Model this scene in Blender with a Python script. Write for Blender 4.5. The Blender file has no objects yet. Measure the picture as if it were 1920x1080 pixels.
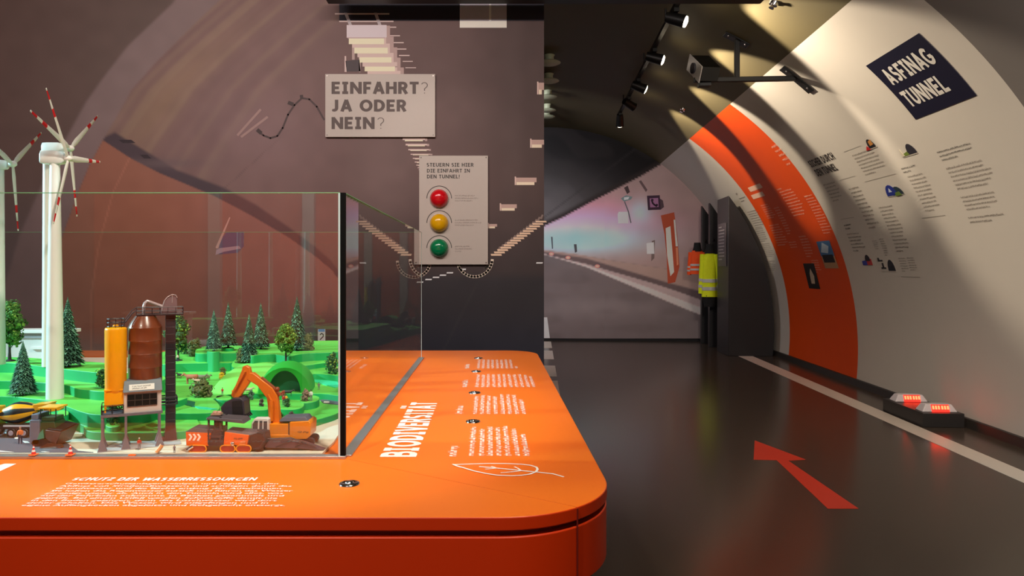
import bpy, math, random
import numpy as np
from mathutils import Vector, Matrix
random.seed(7)
rng = np.random.default_rng(7)
SC = bpy.context.scene
COL = SC.collection
PI = math.pi
R_ = math.radians

# ------------------------------------------------------------------ camera
F, CX, CY, CAMZ = 1300.0, 920.0, 502.0, 1.2
cam = bpy.data.cameras.new('camera')
cam.sensor_fit = 'HORIZONTAL'; cam.sensor_width = 36.0
cam.lens = F / 1920.0 * 36.0
cam.shift_x = (960.0 - CX) / 1920.0
cam.shift_y = (CY - 540.0) / 1920.0
cam.clip_start = 0.02; cam.clip_end = 60
camo = bpy.data.objects.new('camera', cam); COL.objects.link(camo)
camo.location = (0, 0, CAMZ); camo.rotation_euler = (PI / 2, 0, 0)
SC.camera = camo

# ------------------------------------------------------------------ world, exposure
SC.view_settings.view_transform = 'Standard'
SC.view_settings.look = 'None'
SC.view_settings.gamma = 1.0
SC.view_settings.exposure = 0.0
SC.view_settings.use_curve_mapping = False
w = bpy.data.worlds.new('world'); SC.world = w; w.use_nodes = True
w.node_tree.nodes['Background'].inputs[0].default_value = (0.9, 0.85, 0.8, 1)
w.node_tree.nodes['Background'].inputs[1].default_value = 0.02

# ------------------------------------------------------------------ main lights
def aim(o, tgt):
    d = Vector(tgt) - o.location
    o.rotation_euler = d.to_track_quat('-Z', 'Y').to_euler()
def area(name, loc, tgt, power, col, sx, sy, spread=180):
    l = bpy.data.lights.new(name, 'AREA'); l.energy = power; l.color = col
    l.shape = 'RECTANGLE'; l.size = sx; l.size_y = sy; l.spread = R_(spread)
    o = bpy.data.objects.new(name, l); COL.objects.link(o); o.location = loc; aim(o, tgt)
    o.visible_camera = True
    return o
def spot(name, loc, tgt, power, col, ang, blend, rad=0.03):
    l = bpy.data.lights.new(name, 'SPOT'); l.energy = power; l.color = col
    l.spot_size = R_(ang); l.spot_blend = blend; l.shadow_soft_size = rad
    o = bpy.data.objects.new(name, l); COL.objects.link(o); o.location = loc; aim(o, tgt)
    return o
WARM = (1.0, 0.84, 0.64)
COOL = (0.42, 0.86, 1.0)
# unseen lamps: spots set by the lit surfaces, area fills added for brightness
area('mural_fill_light', (-1.3, 1.6, 3.4), (-1.4, 4.78, 1.7), 49, (1.0, 0.87, 0.82), 3.6, 0.2, 130)  # added fill that lights the mural evenly
spot('showcase_cool_spot', (-2.9, 1.45, 1.85), (-1.0, 1.75, 0.9), 430, COOL, 44, 0.5, 0.05)
spot('showcase_warm_spot', (0.15, 0.7, 3.0), (-0.6, 1.8, 0.9), 185, (1.0, 0.92, 0.78), 44, 0.5, 0.05)
spot('table_warm_spot', (0.5, 0.35, 3.0), (-0.1, 1.75, 0.84), 112, (1.0, 0.86, 0.70), 50, 0.6, 0.05)
spot('table_front_spot', (-1.0, -0.5, 3.0), (-0.5, 1.15, 0.84), 128, (1.0, 0.86, 0.72), 55, 0.6, 0.05)
spot('buttons_sign_spot', (-0.35, 2.2, 3.3), (-0.3, 4.78, 1.75), 42, (1.0, 0.88, 0.78), 30, 0.7, 0.03)
area('entrance_fill_light', (2.0, 1.7, 2.85), (3.6, 5.6, 0.7), 42, (1.0, 0.90, 0.78), 0.9, 0.3, 110)  # added fill to brighten the lower right wall, out of view
area('rear_wall_fill_light', (-1.0, -1.8, 3.3), (-1.0, -3.2, 1.2), 75, (1.0, 0.88, 0.8), 2.5, 0.3, 140)  # added to brighten the rear wall for its reflections in the glass
area('tunnel_end_fill_light', (-0.3, 8.6, 3.25), (0.5, 11.3, 1.2), 42, (0.95, 0.93, 1.0), 1.2, 0.3, 140)  # added fill to brighten the end mural

# ------------------------------------------------------------------ pixel rays (1920x1080 frame of the photograph)
def ray(x, y): return Vector(((x - CX) / F, 1.0, (CY - y) / F))
def at_Y(x, y, Y): r = ray(x, y); return Vector((r.x * Y, Y, CAMZ + r.z * Y))
def at_z(x, y, z):
    r = ray(x, y); t = (z - CAMZ) / r.z; return Vector((r.x * t, t, z))
TA = math.atan((1010 - CX) / F)
TS = Vector((math.sin(TA), math.cos(TA), 0)); TU = Vector((math.cos(TA), -math.sin(TA), 0))
CU, CZ, CR = 0.10, 0.35, 3.17          # tunnel circle: centre (u, z) and radius
def tun(s, u, z): return TS * s + TU * u + Vector((0, 0, z))
def wallpt(s, phi, off=0.0):
    r = CR - off
    return tun(s, CU + r * math.cos(phi), CZ + r * math.sin(phi))
def cyl(x, y, off=0.0):
    """(s, phi) where the pixel's ray meets the tunnel cylinder"""
    d = ray(x, y); du, ds, dz = d.dot(TU), d.dot(TS), d.z
    ou, oz = -CU, CAMZ - CZ; r = CR - off
    a = du * du + dz * dz; b = 2 * (ou * du + oz * dz); c = ou * ou + oz * oz - r * r
    t = (-b + math.sqrt(b * b - 4 * a * c)) / (2 * a)
    return (ds * t, math.atan2(oz + dz * t, ou + du * t))

# ------------------------------------------------------------------ materials
def s2l(c):
    c = c / 255.0
    return c / 12.92 if c <= 0.04045 else ((c + 0.055) / 1.055) ** 2.4
def rgb(c, k=1.0): return tuple(min(0.95, s2l(v) * k) for v in c) + (1.0,)
MATS = {}
def mat(name, c, rough=0.5, metal=0.0, spec=0.5, var=0.06, scale=40.0, bump=0.0, coat=0.0, k=1.0, sheen=0.0):
    if name in MATS: return MATS[name]
    m = bpy.data.materials.new(name); m.use_nodes = True; nt = m.node_tree
    b = nt.nodes['Principled BSDF']
    b.inputs['Roughness'].default_value = rough; b.inputs['Metallic'].default_value = metal
    b.inputs['Specular IOR Level'].default_value = spec
    b.inputs['Coat Weight'].default_value = coat
    b.inputs['Sheen Weight'].default_value = sheen
    col = rgb(c, k)
    tc = nt.nodes.new('ShaderNodeTexCoord')
    nz = nt.nodes.new('ShaderNodeTexNoise'); nz.inputs['Scale'].default_value = scale; nz.inputs['Detail'].default_value = 4
    nt.links.new(tc.outputs['Object'], nz.inputs['Vector'])
    mx = nt.nodes.new('ShaderNodeMix'); mx.data_type = 'RGBA'
    mx.inputs[6].default_value = tuple(v * (1 - var) for v in col[:3]) + (1,)
    mx.inputs[7].default_value = tuple(min(1, v * (1 + var)) for v in col[:3]) + (1,)
    nt.links.new(nz.outputs['Fac'], mx.inputs[0]); nt.links.new(mx.outputs[2], b.inputs['Base Color'])
    if bump:
        bp = nt.nodes.new('ShaderNodeBump'); bp.inputs['Strength'].default_value = bump; bp.inputs['Distance'].default_value = 0.002
        nt.links.new(nz.outputs['Fac'], bp.inputs['Height']); nt.links.new(bp.outputs['Normal'], b.inputs['Normal'])
    MATS[name] = m
    return m
def emat(name, c, strength, k=1.0):
    if name in MATS: return MATS[name]
    m = mat(name, c, 0.4, k=k); b = m.node_tree.nodes['Principled BSDF']
    b.inputs['Emission Color'].default_value = rgb(c); b.inputs['Emission Strength'].default_value = strength
    return m
def vmat(name, rough=0.6, spec=0.3):
    """printed surface: colour comes from the mesh's own 'print' attribute"""
    m = bpy.data.materials.new(name); m.use_nodes = True; nt = m.node_tree; b = nt.nodes['Principled BSDF']
    b.inputs['Roughness'].default_value = rough; b.inputs['Specular IOR Level'].default_value = spec
    a = nt.nodes.new('ShaderNodeAttribute'); a.attribute_name = 'print'
    nt.links.new(a.outputs['Color'], b.inputs['Base Color'])
    return m
def glassmat(name, tint=(0.97, 0.985, 0.975)):
    m = bpy.data.materials.new(name); m.use_nodes = True; nt = m.node_tree; nt.nodes.clear()
    out = nt.nodes.new('ShaderNodeOutputMaterial'); mix = nt.nodes.new('ShaderNodeMixShader')
    tr = nt.nodes.new('ShaderNodeBsdfTransparent'); tr.inputs[0].default_value = tint + (1,)
    gl = nt.nodes.new('ShaderNodeBsdfGlossy'); gl.inputs['Roughness'].default_value = 0.0; gl.inputs[0].default_value = (1, 1, 1, 1)
    fr = nt.nodes.new('ShaderNodeFresnel'); fr.inputs['IOR'].default_value = 1.72
    ge = nt.nodes.new('ShaderNodeNewGeometry')
    sub = nt.nodes.new('ShaderNodeMath'); sub.operation = 'SUBTRACT'; sub.inputs[0].default_value = 1.0
    mul = nt.nodes.new('ShaderNodeMath'); mul.operation = 'MULTIPLY'
    nt.links.new(ge.outputs['Backfacing'], sub.inputs[1]); nt.links.new(fr.outputs[0], mul.inputs[0]); nt.links.new(sub.outputs[0], mul.inputs[1])
    nt.links.new(mul.outputs[0], mix.inputs[0]); nt.links.new(tr.outputs[0], mix.inputs[1]); nt.links.new(gl.outputs[0], mix.inputs[2])
    nt.links.new(mix.outputs[0], out.inputs[0])
    return m

# ------------------------------------------------------------------ mesh builder
class MB:
    def __init__(s, k=1.0, org=(0, 0, 0)):
        s.v = []; s.f = []; s.m = []; s.c = None; s.k = k; s.org = Vector(org); s.mi = 0; s.M = None
    def add(s, vs, fs, mi=None, col=None):
        n = len(s.v)
        for p in vs:
            p = Vector(p)
            if s.M is not None: p = s.M @ p
            s.v.append(s.org + p * s.k)
        if s.c is not None or col is not None:
            if s.c is None: s.c = [(1, 1, 1, 1)] * n
            s.c += [col or (1, 1, 1, 1)] * len(vs)
        for q in fs: s.f.append(tuple(i + n for i in q)); s.m.append(s.mi if mi is None else mi)
    def box(s, a, b, mi=None):
        x0, y0, z0 = a; x1, y1, z1 = b
        s.add([(x0,y0,z0),(x1,y0,z0),(x1,y1,z0),(x0,y1,z0),(x0,y0,z1),(x1,y0,z1),(x1,y1,z1),(x0,y1,z1)],
              [(0,3,2,1),(4,5,6,7),(0,1,5,4),(1,2,6,5),(2,3,7,6),(3,0,4,7)], mi)
    def cbox(s, c, d, mi=None): s.box([c[i]-d[i]/2 for i in range(3)], [c[i]+d[i]/2 for i in range(3)], mi)
    def hexa(s, lo, hi, mi=None):
        s.add(list(lo) + list(hi), [(3,2,1,0),(4,5,6,7),(0,1,5,4),(1,2,6,5),(2,3,7,6),(3,0,4,7)], mi)
    def prism(s, pts, fn0, fn1, mi=None, cap_mi=None):
        n = len(pts)
        s.add([fn0(*p) for p in pts] + [fn1(*p) for p in pts],
              [(i, (i+1) % n, n+(i+1) % n, n+i) for i in range(n)], mi)
        s.add([fn0(*p) for p in pts], [tuple(range(n))[::-1]], cap_mi if cap_mi is not None else mi)
        s.add([fn1(*p) for p in pts], [tuple(range(n))], cap_mi if cap_mi is not None else mi)
    def zprism(s, pts, z0, z1, mi=None, cap_mi=None): s.prism(pts, lambda x, y: (x, y, z0), lambda x, y: (x, y, z1), mi, cap_mi)
    def yprism(s, pts, y0, y1, mi=None, cap_mi=None): s.prism(pts, lambda x, z: (x, y0, z), lambda x, z: (x, y1, z), mi, cap_mi)
    def tube(s, path, r, n=8, mi=None, closed=False, caps=True, rs=None):
        path = [Vector(p) for p in path]; m = len(path); vs = []; fs = []
        up = None
        for i, p in enumerate(path):
            if closed: t = path[(i+1) % m] - path[i-1]
            else: t = path[min(i+1, m-1)] - path[max(i-1, 0)]
            t.normalize()
            if up is None:
                up = Vector((0, 0, 1)) if abs(t.z) < 0.9 else Vector((1, 0, 0))
            a = t.cross(up); 
            if a.length < 1e-6: a = t.orthogonal()
            a.normalize(); up = a.cross(t).normalized()
            rr = rs[i] if rs else r
            for j in range(n):
                q = 2*PI*j/n; vs.append(p + (a*math.cos(q) + up*math.sin(q))*rr)
        for i in range(m if closed else m-1):
            for j in range(n):
                k = (i+1) % m
                fs.append((i*n+j, i*n+(j+1) % n, k*n+(j+1) % n, k*n+j))
        if caps and not closed: fs += [tuple(range(n))[::-1], tuple((m-1)*n+j for j in range(n))]
        s.add(vs, fs, mi)
    def cyl(s, p0, p1, r0, r1=None, n=16, mi=None): s.tube([p0, p1], r0, n, mi, rs=[r0, r0 if r1 is None else r1])
    def lathe(s, prof, c=(0,0,0), n=24, mi=None, axis='z', mis=None):
        vs = []; fs = []; ms = []
        for r, z in prof:
            for j in range(n):
                q = 2*PI*j/n; x, y = r*math.cos(q), r*math.sin(q)
                p = (x, y, z) if axis == 'z' else ((z, x, y) if axis == 'x' else (x, z, y))
                vs.append(Vector(c) + Vector(p))
        base = len(s.f)
        for i in range(len(prof)-1):
            for j in range(n): fs.append((i*n+j, i*n+(j+1) % n, (i+1)*n+(j+1) % n, (i+1)*n+j))
        fs += [tuple(range(n))[::-1], tuple((len(prof)-1)*n+j for j in range(n))]
        s.add(vs, fs, mi)
        if mis:
            for i in range(len(prof)-1):
                for j in range(n): s.m[base+i*n+j] = mis(i, j)
    def ball(s, c, r, n=12, m=8, mi=None, jit=0.0):
        rx, ry, rz = (r, r, r) if not hasattr(r, '__len__') else r
        vs = [Vector(c)+Vector((0,0,-rz))]; fs = []
        for i in range(1, m):
            t = -PI/2 + PI*i/m
            for j in range(n):
                q = 2*PI*j/n; k = 1+random.uniform(-jit, jit)
                vs.append(Vector(c)+Vector((rx*math.cos(t)*math.cos(q)*k, ry*math.cos(t)*math.sin(q)*k, rz*math.sin(t)*k)))
        vs.append(Vector(c)+Vector((0,0,rz)))
        for j in range(n): fs.append((0, 1+(j+1) % n, 1+j))
        for i in range(m-2):
            for j in range(n): fs.append((1+i*n+j, 1+i*n+(j+1) % n, 1+(i+1)*n+(j+1) % n, 1+(i+1)*n+j))
        L = len(vs)-1; b = 1+(m-2)*n
        for j in range(n): fs.append((b+j, b+(j+1) % n, L))
        s.add(vs, fs, mi)
    def loft(s, rings, mi=None, caps=True, closed=True):
        n = len(rings[0]); vs = [p for r in rings for p in r]; fs = []
        for i in range(len(rings)-1):
            for j in range(n if closed else n-1): fs.append((i*n+j, i*n+(j+1) % n, (i+1)*n+(j+1) % n, (i+1)*n+j))
        if caps and closed: fs += [tuple(range(n))[::-1], tuple((len(rings)-1)*n+j for j in range(n))]
        s.add(vs, fs, mi)
    def build(s, name, mats, parent=None, bevel=0.0, smooth=True, ang=35, fix=True, seg=2):
        me = bpy.data.meshes.new(name)
        me.from_pydata([tuple(p) for p in s.v], [], s.f)
        if not isinstance(mats, (list, tuple)): mats = [mats]
        for m in mats: me.materials.append(m)
        me.polygons.foreach_set('material_index', s.m)
        if s.c is not None:
            at = me.color_attributes.new('print', 'FLOAT_COLOR', 'POINT')
            at.data.foreach_set('color', np.array(s.c, dtype=np.float32).ravel())
        if fix:
            import bmesh
            bm = bmesh.new(); bm.from_mesh(me)
            bmesh.ops.remove_doubles(bm, verts=bm.verts, dist=1e-6)
            bmesh.ops.recalc_face_normals(bm, faces=bm.faces); bm.to_mesh(me); bm.free()
        if smooth:
            me.polygons.foreach_set('use_smooth', [True]*len(me.polygons)); me.set_sharp_from_angle(angle=R_(ang))
        me.update()
        o = bpy.data.objects.new(name, me); COL.objects.link(o)
        if parent is not None: o.parent = parent
        if bevel:
            b = o.modifiers.new('bevel', 'BEVEL'); b.width = bevel; b.segments = seg; b.limit_method = 'ANGLE'; b.angle_limit = R_(40)
        return o
def tag(o, label, cat, group=None):
    o['label'] = label; o['category'] = cat
    if group: o['group'] = group
    return o
def thing(name, label, cat, loc=(0,0,0), rotz=0.0, group=None):
    o = bpy.data.objects.new(name, None); COL.objects.link(o); o.empty_display_size = 0.05
    o.location = loc; o.rotation_euler = (0, 0, rotz)
    return tag(o, label, cat, group)
def struct(o): o['kind'] = 'structure'; return o
def dup(root, loc, rotz=0.0, label=None, group=None, scale=None):
    r = root.copy(); COL.objects.link(r); r.location = loc; r.rotation_euler = (0, 0, rotz)
    if scale is not None: r.scale = scale if hasattr(scale, '__len__') else (scale,)*3
    if label: r['label'] = label
    if group: r['group'] = group
    for ch in list(root.children):
        c = ch.copy(); COL.objects.link(c); c.parent = r
        for g in list(ch.children):
            d = g.copy(); COL.objects.link(d); d.parent = c
    return r

# ------------------------------------------------------------------ lettering
def arc(cx, cy, rx, ry, a0, a1, n=10):
    return [(cx+rx*math.cos(R_(a0+(a1-a0)*i/n)), cy+ry*math.sin(R_(a0+(a1-a0)*i/n))) for i in range(n+1)]
T = 0.10
GL = {   # width, strokes (centre lines in a 0..1 high box, inset by half a stroke)
 'A': (.74, [[(.08,.0),(.37,1.0)],[(.37,1.0),(.66,.0)],[(.2,.3),(.54,.3)]]),
 'B': (.62, [[(.1,0),(.1,1)],[(.1,.9),(.32,.9)]+arc(.32,.71,.17,.19,90,-90)+[(.1,.52)],[(.32,.52)]+arc(.34,.31,.19,.21,90,-90)+[(.1,.1)]]),
 'C': (.72, [arc(.42,.5,.32,.4,48,312,14)]),
 'D': (.72, [[(.1,0),(.1,1)],[(.1,.9),(.28,.9)]+arc(.28,.5,.33,.4,90,-90,14)+[(.1,.1)]]),
 'E': (.56, [[(.1,0),(.1,1)],[(.0,.9),(.54,.9)],[(.1,.5),(.48,.5)],[(.0,.1),(.54,.1)]]),
 'F': (.54, [[(.1,0),(.1,1)],[(.0,.9),(.52,.9)],[(.1,.47),(.46,.47)]]),
 'G': (.78, [arc(.42,.5,.32,.4,48,340,14)+[(.72,.45)],[(.44,.45),(.78,.45)]]),
 'H': (.70, [[(.1,0),(.1,1)],[(.6,0),(.6,1)],[(.1,.5),(.6,.5)]]),
 'I': (.44, [[(.22,0),(.22,1)],[(.02,.9),(.42,.9)],[(.02,.1),(.42,.1)]]),
 'J': (.52, [[(.36,1),(.36,.32)]+arc(.2,.3,.16,.2,0,-120,8)]),
 'L': (.54, [[(.1,0),(.1,1)],[(.0,.1),(.54,.1)]]),
 'N': (.76, [[(.1,0),(.1,1)],[(.1,.95),(.66,.05)],[(.66,0),(.66,1)]]),
 'O': (.84, [arc(.42,.5,.32,.4,0,360,22)]),
 'R': (.64, [[(.1,0),(.1,1)],[(.1,.9),(.32,.9)]+arc(.32,.68,.18,.22,90,-90)+[(.1,.46)],[(.32,.46),(.55,.0)]]),
 'S': (.58, [arc(.29,.7,.18,.2,35,270,10)+arc(.29,.3,.19,.2,90,-145,10)]),
 'T': (.60, [[(.3,0),(.3,1)],[(.0,.9),(.6,.9)]]),
 'U': (.70, [[(.1,1),(.1,.36)]+arc(.35,.36,.25,.26,180,360,12)+[(.6,1)]]),
 'V': (.74, [[(.08,1),(.37,0)],[(.37,0),(.66,1)]]),
 'W': (1.06, [[(.08,1),(.3,0)],[(.3,0),(.53,.95)],[(.53,.95),(.76,0)],[(.76,0),(.98,1)]]),
 'Z': (.60, [[(.04,.9),(.54,.9)],[(.5,.86),(.1,.14)],[(.04,.1),(.56,.1)]]),
 '?': (.5, [arc(.24,.72,.2,.22,160,-45,10)+[(.25,.42),(.25,.26)],[(.25,.1),(.25,.03)]]),
 '!': (.24, [[(.12,1),(.12,.36)],[(.12,.2),(.12,0)]]),
 ' ': (.30, []),
}
GL['\u00c4'] = (GL['A'][0], GL['A'][1]+[[(.2,1.1),(.2,1.3)],[(.54,1.1),(.54,1.3)]])
def strokes(pts, t, out):
    """rectangles along a polyline, small discs at its joints (2-D quads)"""
    for i in range(len(pts)-1):
        (x0, y0), (x1, y1) = pts[i], pts[i+1]; d = math.hypot(x1-x0, y1-y0)
        if d < 1e-6: continue
        nx, ny = -(y1-y0)/d*t, (x1-x0)/d*t
        out.append([(x0+nx,y0+ny),(x0-nx,y0-ny),(x1-nx,y1-ny),(x1+nx,y1+ny)])
        if 0 < i: out.append([(x0+t*math.cos(q*PI/4), y0+t*math.sin(q*PI/4)) for q in range(8)])
    if len(pts) > 3 and math.hypot(pts[0][0]-pts[-1][0], pts[0][1]-pts[-1][1]) < 1e-4:
        x0, y0 = pts[0]; out.append([(x0+t*math.cos(q*PI/4), y0+t*math.sin(q*PI/4)) for q in range(8)])
def text2d(txt, t=T, gap=.12, thin='?'):
    out = []; x = 0
    for ch in txt:
        wd, st = GL[ch]
        for s in st: strokes([(x+a, b) for a, b in s], (0.028 if ch in thin and t > .09 else t), out)
        x += wd+gap
    return out, x-gap
def greek2d(L, h, rnd):
    """small print too fine to read: one line of length L with x-height h"""
    out = []; x = 0
    while x < L:
        for _ in range(rnd.choice([2,3,3,4,5,6,7,8,10])):
            if x > L-h*.6: break
            top = h*(1.38 if rnd.random() < .3 else 1); bot = -.3*h if rnd.random() < .12 else 0
            wdt = h*rnd.uniform(.26,.5)
            if rnd.random() < .5:
                out.append([(x,bot),(x+wdt*.42,bot),(x+wdt*.42,top),(x,top)]); out.append([(x,h*.55),(x+wdt*1.35,h*.55),(x+wdt*1.35,h),(x,h)])
            else:
                out.append([(x,0),(x+wdt*1.2,0),(x+wdt*1.2,h*.45),(x,h*.45)]); out.append([(x+wdt*.6,bot),(x+wdt*1.1,bot),(x+wdt*1.1,top),(x+wdt*.6,top)])
            x += wdt*1.35+h*.16
        x += h*.42
    return out
def put(mb, polys, fn, mi=None, col=None):
    for i, p in enumerate(polys):          # each piece of a letter a hair above the one before, so that none coincide
        vs = [Vector(fn(a, b)) for a, b in p]; n = (vs[1]-vs[0]).cross(vs[2]-vs[1])
        if n.length < 1e-12: continue
        n.normalize(); e = Vector((0, 0, CAMZ+.4))-vs[0]
        if n.dot(e) < 0: n = -n; vs.reverse()
        lift = n*((i % 40)*1.5e-5)
        mb.add([v+lift for v in vs], [tuple(range(len(vs)))], mi, col)
_font_cache = {}
def bfont2d(txt, off=0.0):
    """letters of the built-in font as 2-D polygons, cap height about 0.73"""
    cu = bpy.data.curves.new('lettering', 'FONT'); cu.body = txt; cu.size = 1; cu.resolution_u = 2; cu.offset = off; cu.fill_mode = 'FRONT'
    o = bpy.data.objects.new('lettering', cu); me = o.to_mesh()
    polys = [[(me.vertices[i].co.x, me.vertices[i].co.y) for i in p.vertices] for p in me.polygons]
    o.to_mesh_clear(); bpy.data.objects.remove(o); bpy.data.curves.remove(cu)
    wd = max((a for p in polys for a, b in p), default=0)
    return polys, wd
# ================================================================== the room
WHITE = mat('white_wall_paint', (214, 207, 196), 0.55, var=0.02, scale=6)
ORANGE_W = mat('orange_wall_paint', (236, 80, 0), 0.5, var=0.03, scale=6)
GREYW = mat('grey_wall_paint', (120, 114, 110), 0.6, var=0.03, scale=6)
CEILM = mat('dark_olive_ceiling_paint', (96, 87, 60), 0.6, var=0.04, scale=5)
BLACK = mat('black_metal', (20, 19, 19), 0.42, spec=0.4)
BLACKM = mat('black_matt_panel', (30, 29, 31), 0.55, spec=0.3)
FLOORM = mat('dark_brown_floor', (70, 59, 50), 0.2, spec=0.5, var=0.10, scale=3)
CHROME = mat('chrome', (225, 225, 228), 0.12, metal=1.0, var=0.0)
WTXT = mat('white_print', (250, 240, 232), 0.5, var=0.0)
DTXT = mat('dark_print', (52, 47, 46), 0.6, var=0.0)
S_END = 11.5
# floor
m = MB(); m.zprism([(-4.8,-3.9),(4.9,-3.9),(5.2,13),(-4.8,13)], -0.1, 0.0)
struct(m.build('floor', FLOORM, smooth=False))
# curved wall, right
def cylpatch(s0, s1, p0, p1, ns, npn, mb, off=0.0, mi=None):
    vs = []; fs = []
    for i in range(ns+1):
        for j in range(npn+1): vs.append(wallpt(s0+(s1-s0)*i/ns, p0+(p1-p0)*j/npn, off))
    for i in range(ns):
        for j in range(npn):
            a = i*(npn+1)+j; fs.append((a, a+1, a+npn+2, a+npn+1))
    mb.add(vs, fs, mi)
PB, PF = R_(53.55), R_(-6.34)
m = MB()
for s0, s1, mi in ((-4.2, 4.12, 2), (4.12, 7.36, 0), (7.36, 9.3, 1), (9.3, S_END+0.1, 0)):
    cylpatch(s0, s1, PF, PB, 2, 60, m, 0, mi)
wall_r = struct(m.build('wall_right', [WHITE, ORANGE_W, GREYW], ang=60))
m = MB()
cylpatch(-4.2, 5.2, PB, R_(90), 2, 30, m)
cylpatch(5.2, S_END+0.1, PB, R_(186.34), 2, 100, m)
m.add([tun(-4.2, CU, CZ+CR), tun(5.2, CU, CZ+CR), tun(5.2, -4.6, CZ+CR), tun(-4.2, -4.6, CZ+CR)], [(0,1,2,3)])
ceil = struct(m.build('ceiling', CEILM, ang=60))
m = MB(); m.add([tun(-4.2,-4.35,0), tun(5.2,-4.35,0), tun(5.2,-4.35,3.6), tun(-4.2,-4.35,3.6)], [(0,1,2,3)])
struct(m.build('wall_left', GREYW, smooth=False))
# rear wall of the exhibition room: orange panels between pale columns (seen only as reflections in the showcase)
REAR_O = mat('rear_orange_panel', (225, 95, 40), 0.5)
m = MB(); m.box((-4.7,-3.6,0),(4.6,-3.4,3.6), 0)
m.box((-3.4,-3.4,0.55),(-0.1,-3.36,2.1), 1)
for x in (-2.35, -1.55, -1.1, -0.62, -0.2): m.box((x-.05,-3.36,0),(x+.05,-3.30,2.1), 2)
struct(m.build('wall_rear', [GREYW, REAR_O, WHITE], smooth=False))
# skirting at the foot of the curved wall
m = MB()
for s0, s1 in ((-4.2, 9.86), (10.5, S_END)):
    prof = [(3.205,0.0),(3.27,0.0),(3.275,0.075),(3.238,0.075)]
    prof = [(3.20,0.0),(3.30,0.0),(3.30,0.06),(3.225,0.06)]
    m.prism(prof, lambda u, z: tun(s0,u,z), lambda u, z: tun(s1,u,z))
struct(m.build('baseboard_right', mat('dark_skirting', (44, 39, 35), 0.5), smooth=False))
# end wall
m = MB(); m.prism([(-3.6,0),(3.6,0),(3.6,3.6),(-3.6,3.6)], lambda u,z: tun(S_END+.06,u,z), lambda u,z: tun(S_END+.2,u,z))
struct(m.build('wall_end', BLACKM, smooth=False))
m = MB(); m.box((-1.6, 0, 0), (1, 1, 1)) if False else None
m.prism([(-2.2,0.0),(3.1,0.0),(3.1,0.035),(-2.2,0.035)], lambda u,z: tun(S_END-.02,u,z), lambda u,z: tun(S_END+.06,u,z))
struct(m.build('baseboard_end', BLACKM, smooth=False))
# partition that carries the entrance mural
PX1, PY = 0.3677, 4.78
m = MB(); m.box((-3.95, PY, 0), (PX1, PY+.10, 3.46))
struct(m.build('wall_partition', BLACKM, smooth=False))

# ------------------------------------------------------------------ printed murals
def smooth(e0, e1, x):
    t = np.clip((x-e0)/(e1-e0), 0, 1); return t*t*(3-2*t)
def L3(c): return np.array([s2l(v) for v in c])
def paint(C, mask, c): C[...] = C*(1-mask[..., None]) + L3(c)*mask[..., None]
def noise(X, Y, sc, seed):
    r = np.random.default_rng(seed); g = r.random((64, 64))
    x = (X/sc) % 63; y = (Y/sc) % 63; xi = x.astype(int); yi = y.astype(int); fx = x-xi; fy = y-yi
    fx = fx*fx*(3-2*fx); fy = fy*fy*(3-2*fy)
    return (g[yi,xi]*(1-fx)+g[yi,xi+1]*fx)*(1-fy)+(g[yi+1,xi]*(1-fx)+g[yi+1,xi+1]*fx)*fy
def blob(X, Y, cx, cy, rx, ry): return np.exp(-(((X-cx)/rx)**2+((Y-cy)/ry)**2))
def gridmesh(mb, xs, ys, C, to3, gain, keep=None):
    ny, nx = len(ys), len(xs); pts = [to3(x, y) for y in ys for x in xs]
    n = len(mb.v); mb.v += pts
    if mb.c is None: mb.c = []
    col = np.clip(C*gain, 0, .92).reshape(-1, 3)
    mb.c += [tuple(c)+(1.0,) for c in col.tolist()]
    for j in range(ny-1):
        for i in range(nx-1):
            if keep is None or keep(pts[j*nx+i]) or keep(pts[(j+1)*nx+i+1]):
                mb.f.append((n+j*nx+i, n+j*nx+i+1, n+(j+1)*nx+i+1, n+(j+1)*nx+i)); mb.m.append(0)
MURAL = vmat('mural_print', 0.55, 0.25)
GA = 1.75
# --- entrance mural on the partition
def P(x, y, off=0.0): return at_Y(x, y, PY-0.002-off)
xs = np.arange(-480, 1020.1, 3.0); ys = np.concatenate([np.arange(-330, 700, 3.0), np.array([700, 800, 900, 1021.5])])
X, Y = np.meshgrid(xs, ys); C = np.zeros(X.shape+(3,))
C[...] = L3((86,68,64))
n1 = noise(X, Y, 60, 1)
paint(C, smooth(-100, 330, X)*0.5, (84,74,70))
# striped vault inside the arch
xo = lambda y: np.interp(y, [-330,-60,7,86,148,192,254,330,440,600,700], [640,375,323,240,192,161,127,86,38,-12,-40])
xi = lambda y: np.interp(y, [-330,-60,0,65,113,168,217,263,309,357,440,600,700], [760,470,412,344,296,247,220,193,168,148,118,80,62])
ins = smooth(-1.5, 1.5, X-xi(Y)); band = smooth(-5, 5, X-xo(Y))
paint(C, band, (110,94,93))
paint(C, band*smooth(180, 480, Y)*0.6, (104,84,86))
paint(C, ins, (104,82,80))
D = X-xi(Y)+ (Y*0.12)
st = noise(D*1.0, (X+Y)*0.05, 16, 3)*.6+noise(D, (X*.6+Y)*0.03, 34, 4)*.6
paint(C, ins*smooth(.55,.85,st)*smooth(420,150,D)*.55, (120,101,88))
paint(C, ins*smooth(.5,.2,st)*smooth(330,60,D)*.6, (84,62,62))
paint(C, ins*blob(D,Y,95,190,40,130)*.55, (128,106,84))
paint(C, ins*blob(X,Y,490,250,110,70)*.45, (116,94,96))
paint(C, ins*smooth(470,820,X), (84,66,64))
paint(C, ins*smooth(820,1000,X), (66,52,50))
paint(C, smooth(930,965,X)*(1-smooth(965,990,X))*smooth(0,40,Y)*(1-smooth(430,520,Y))*.5, (74,60,58))
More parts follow.
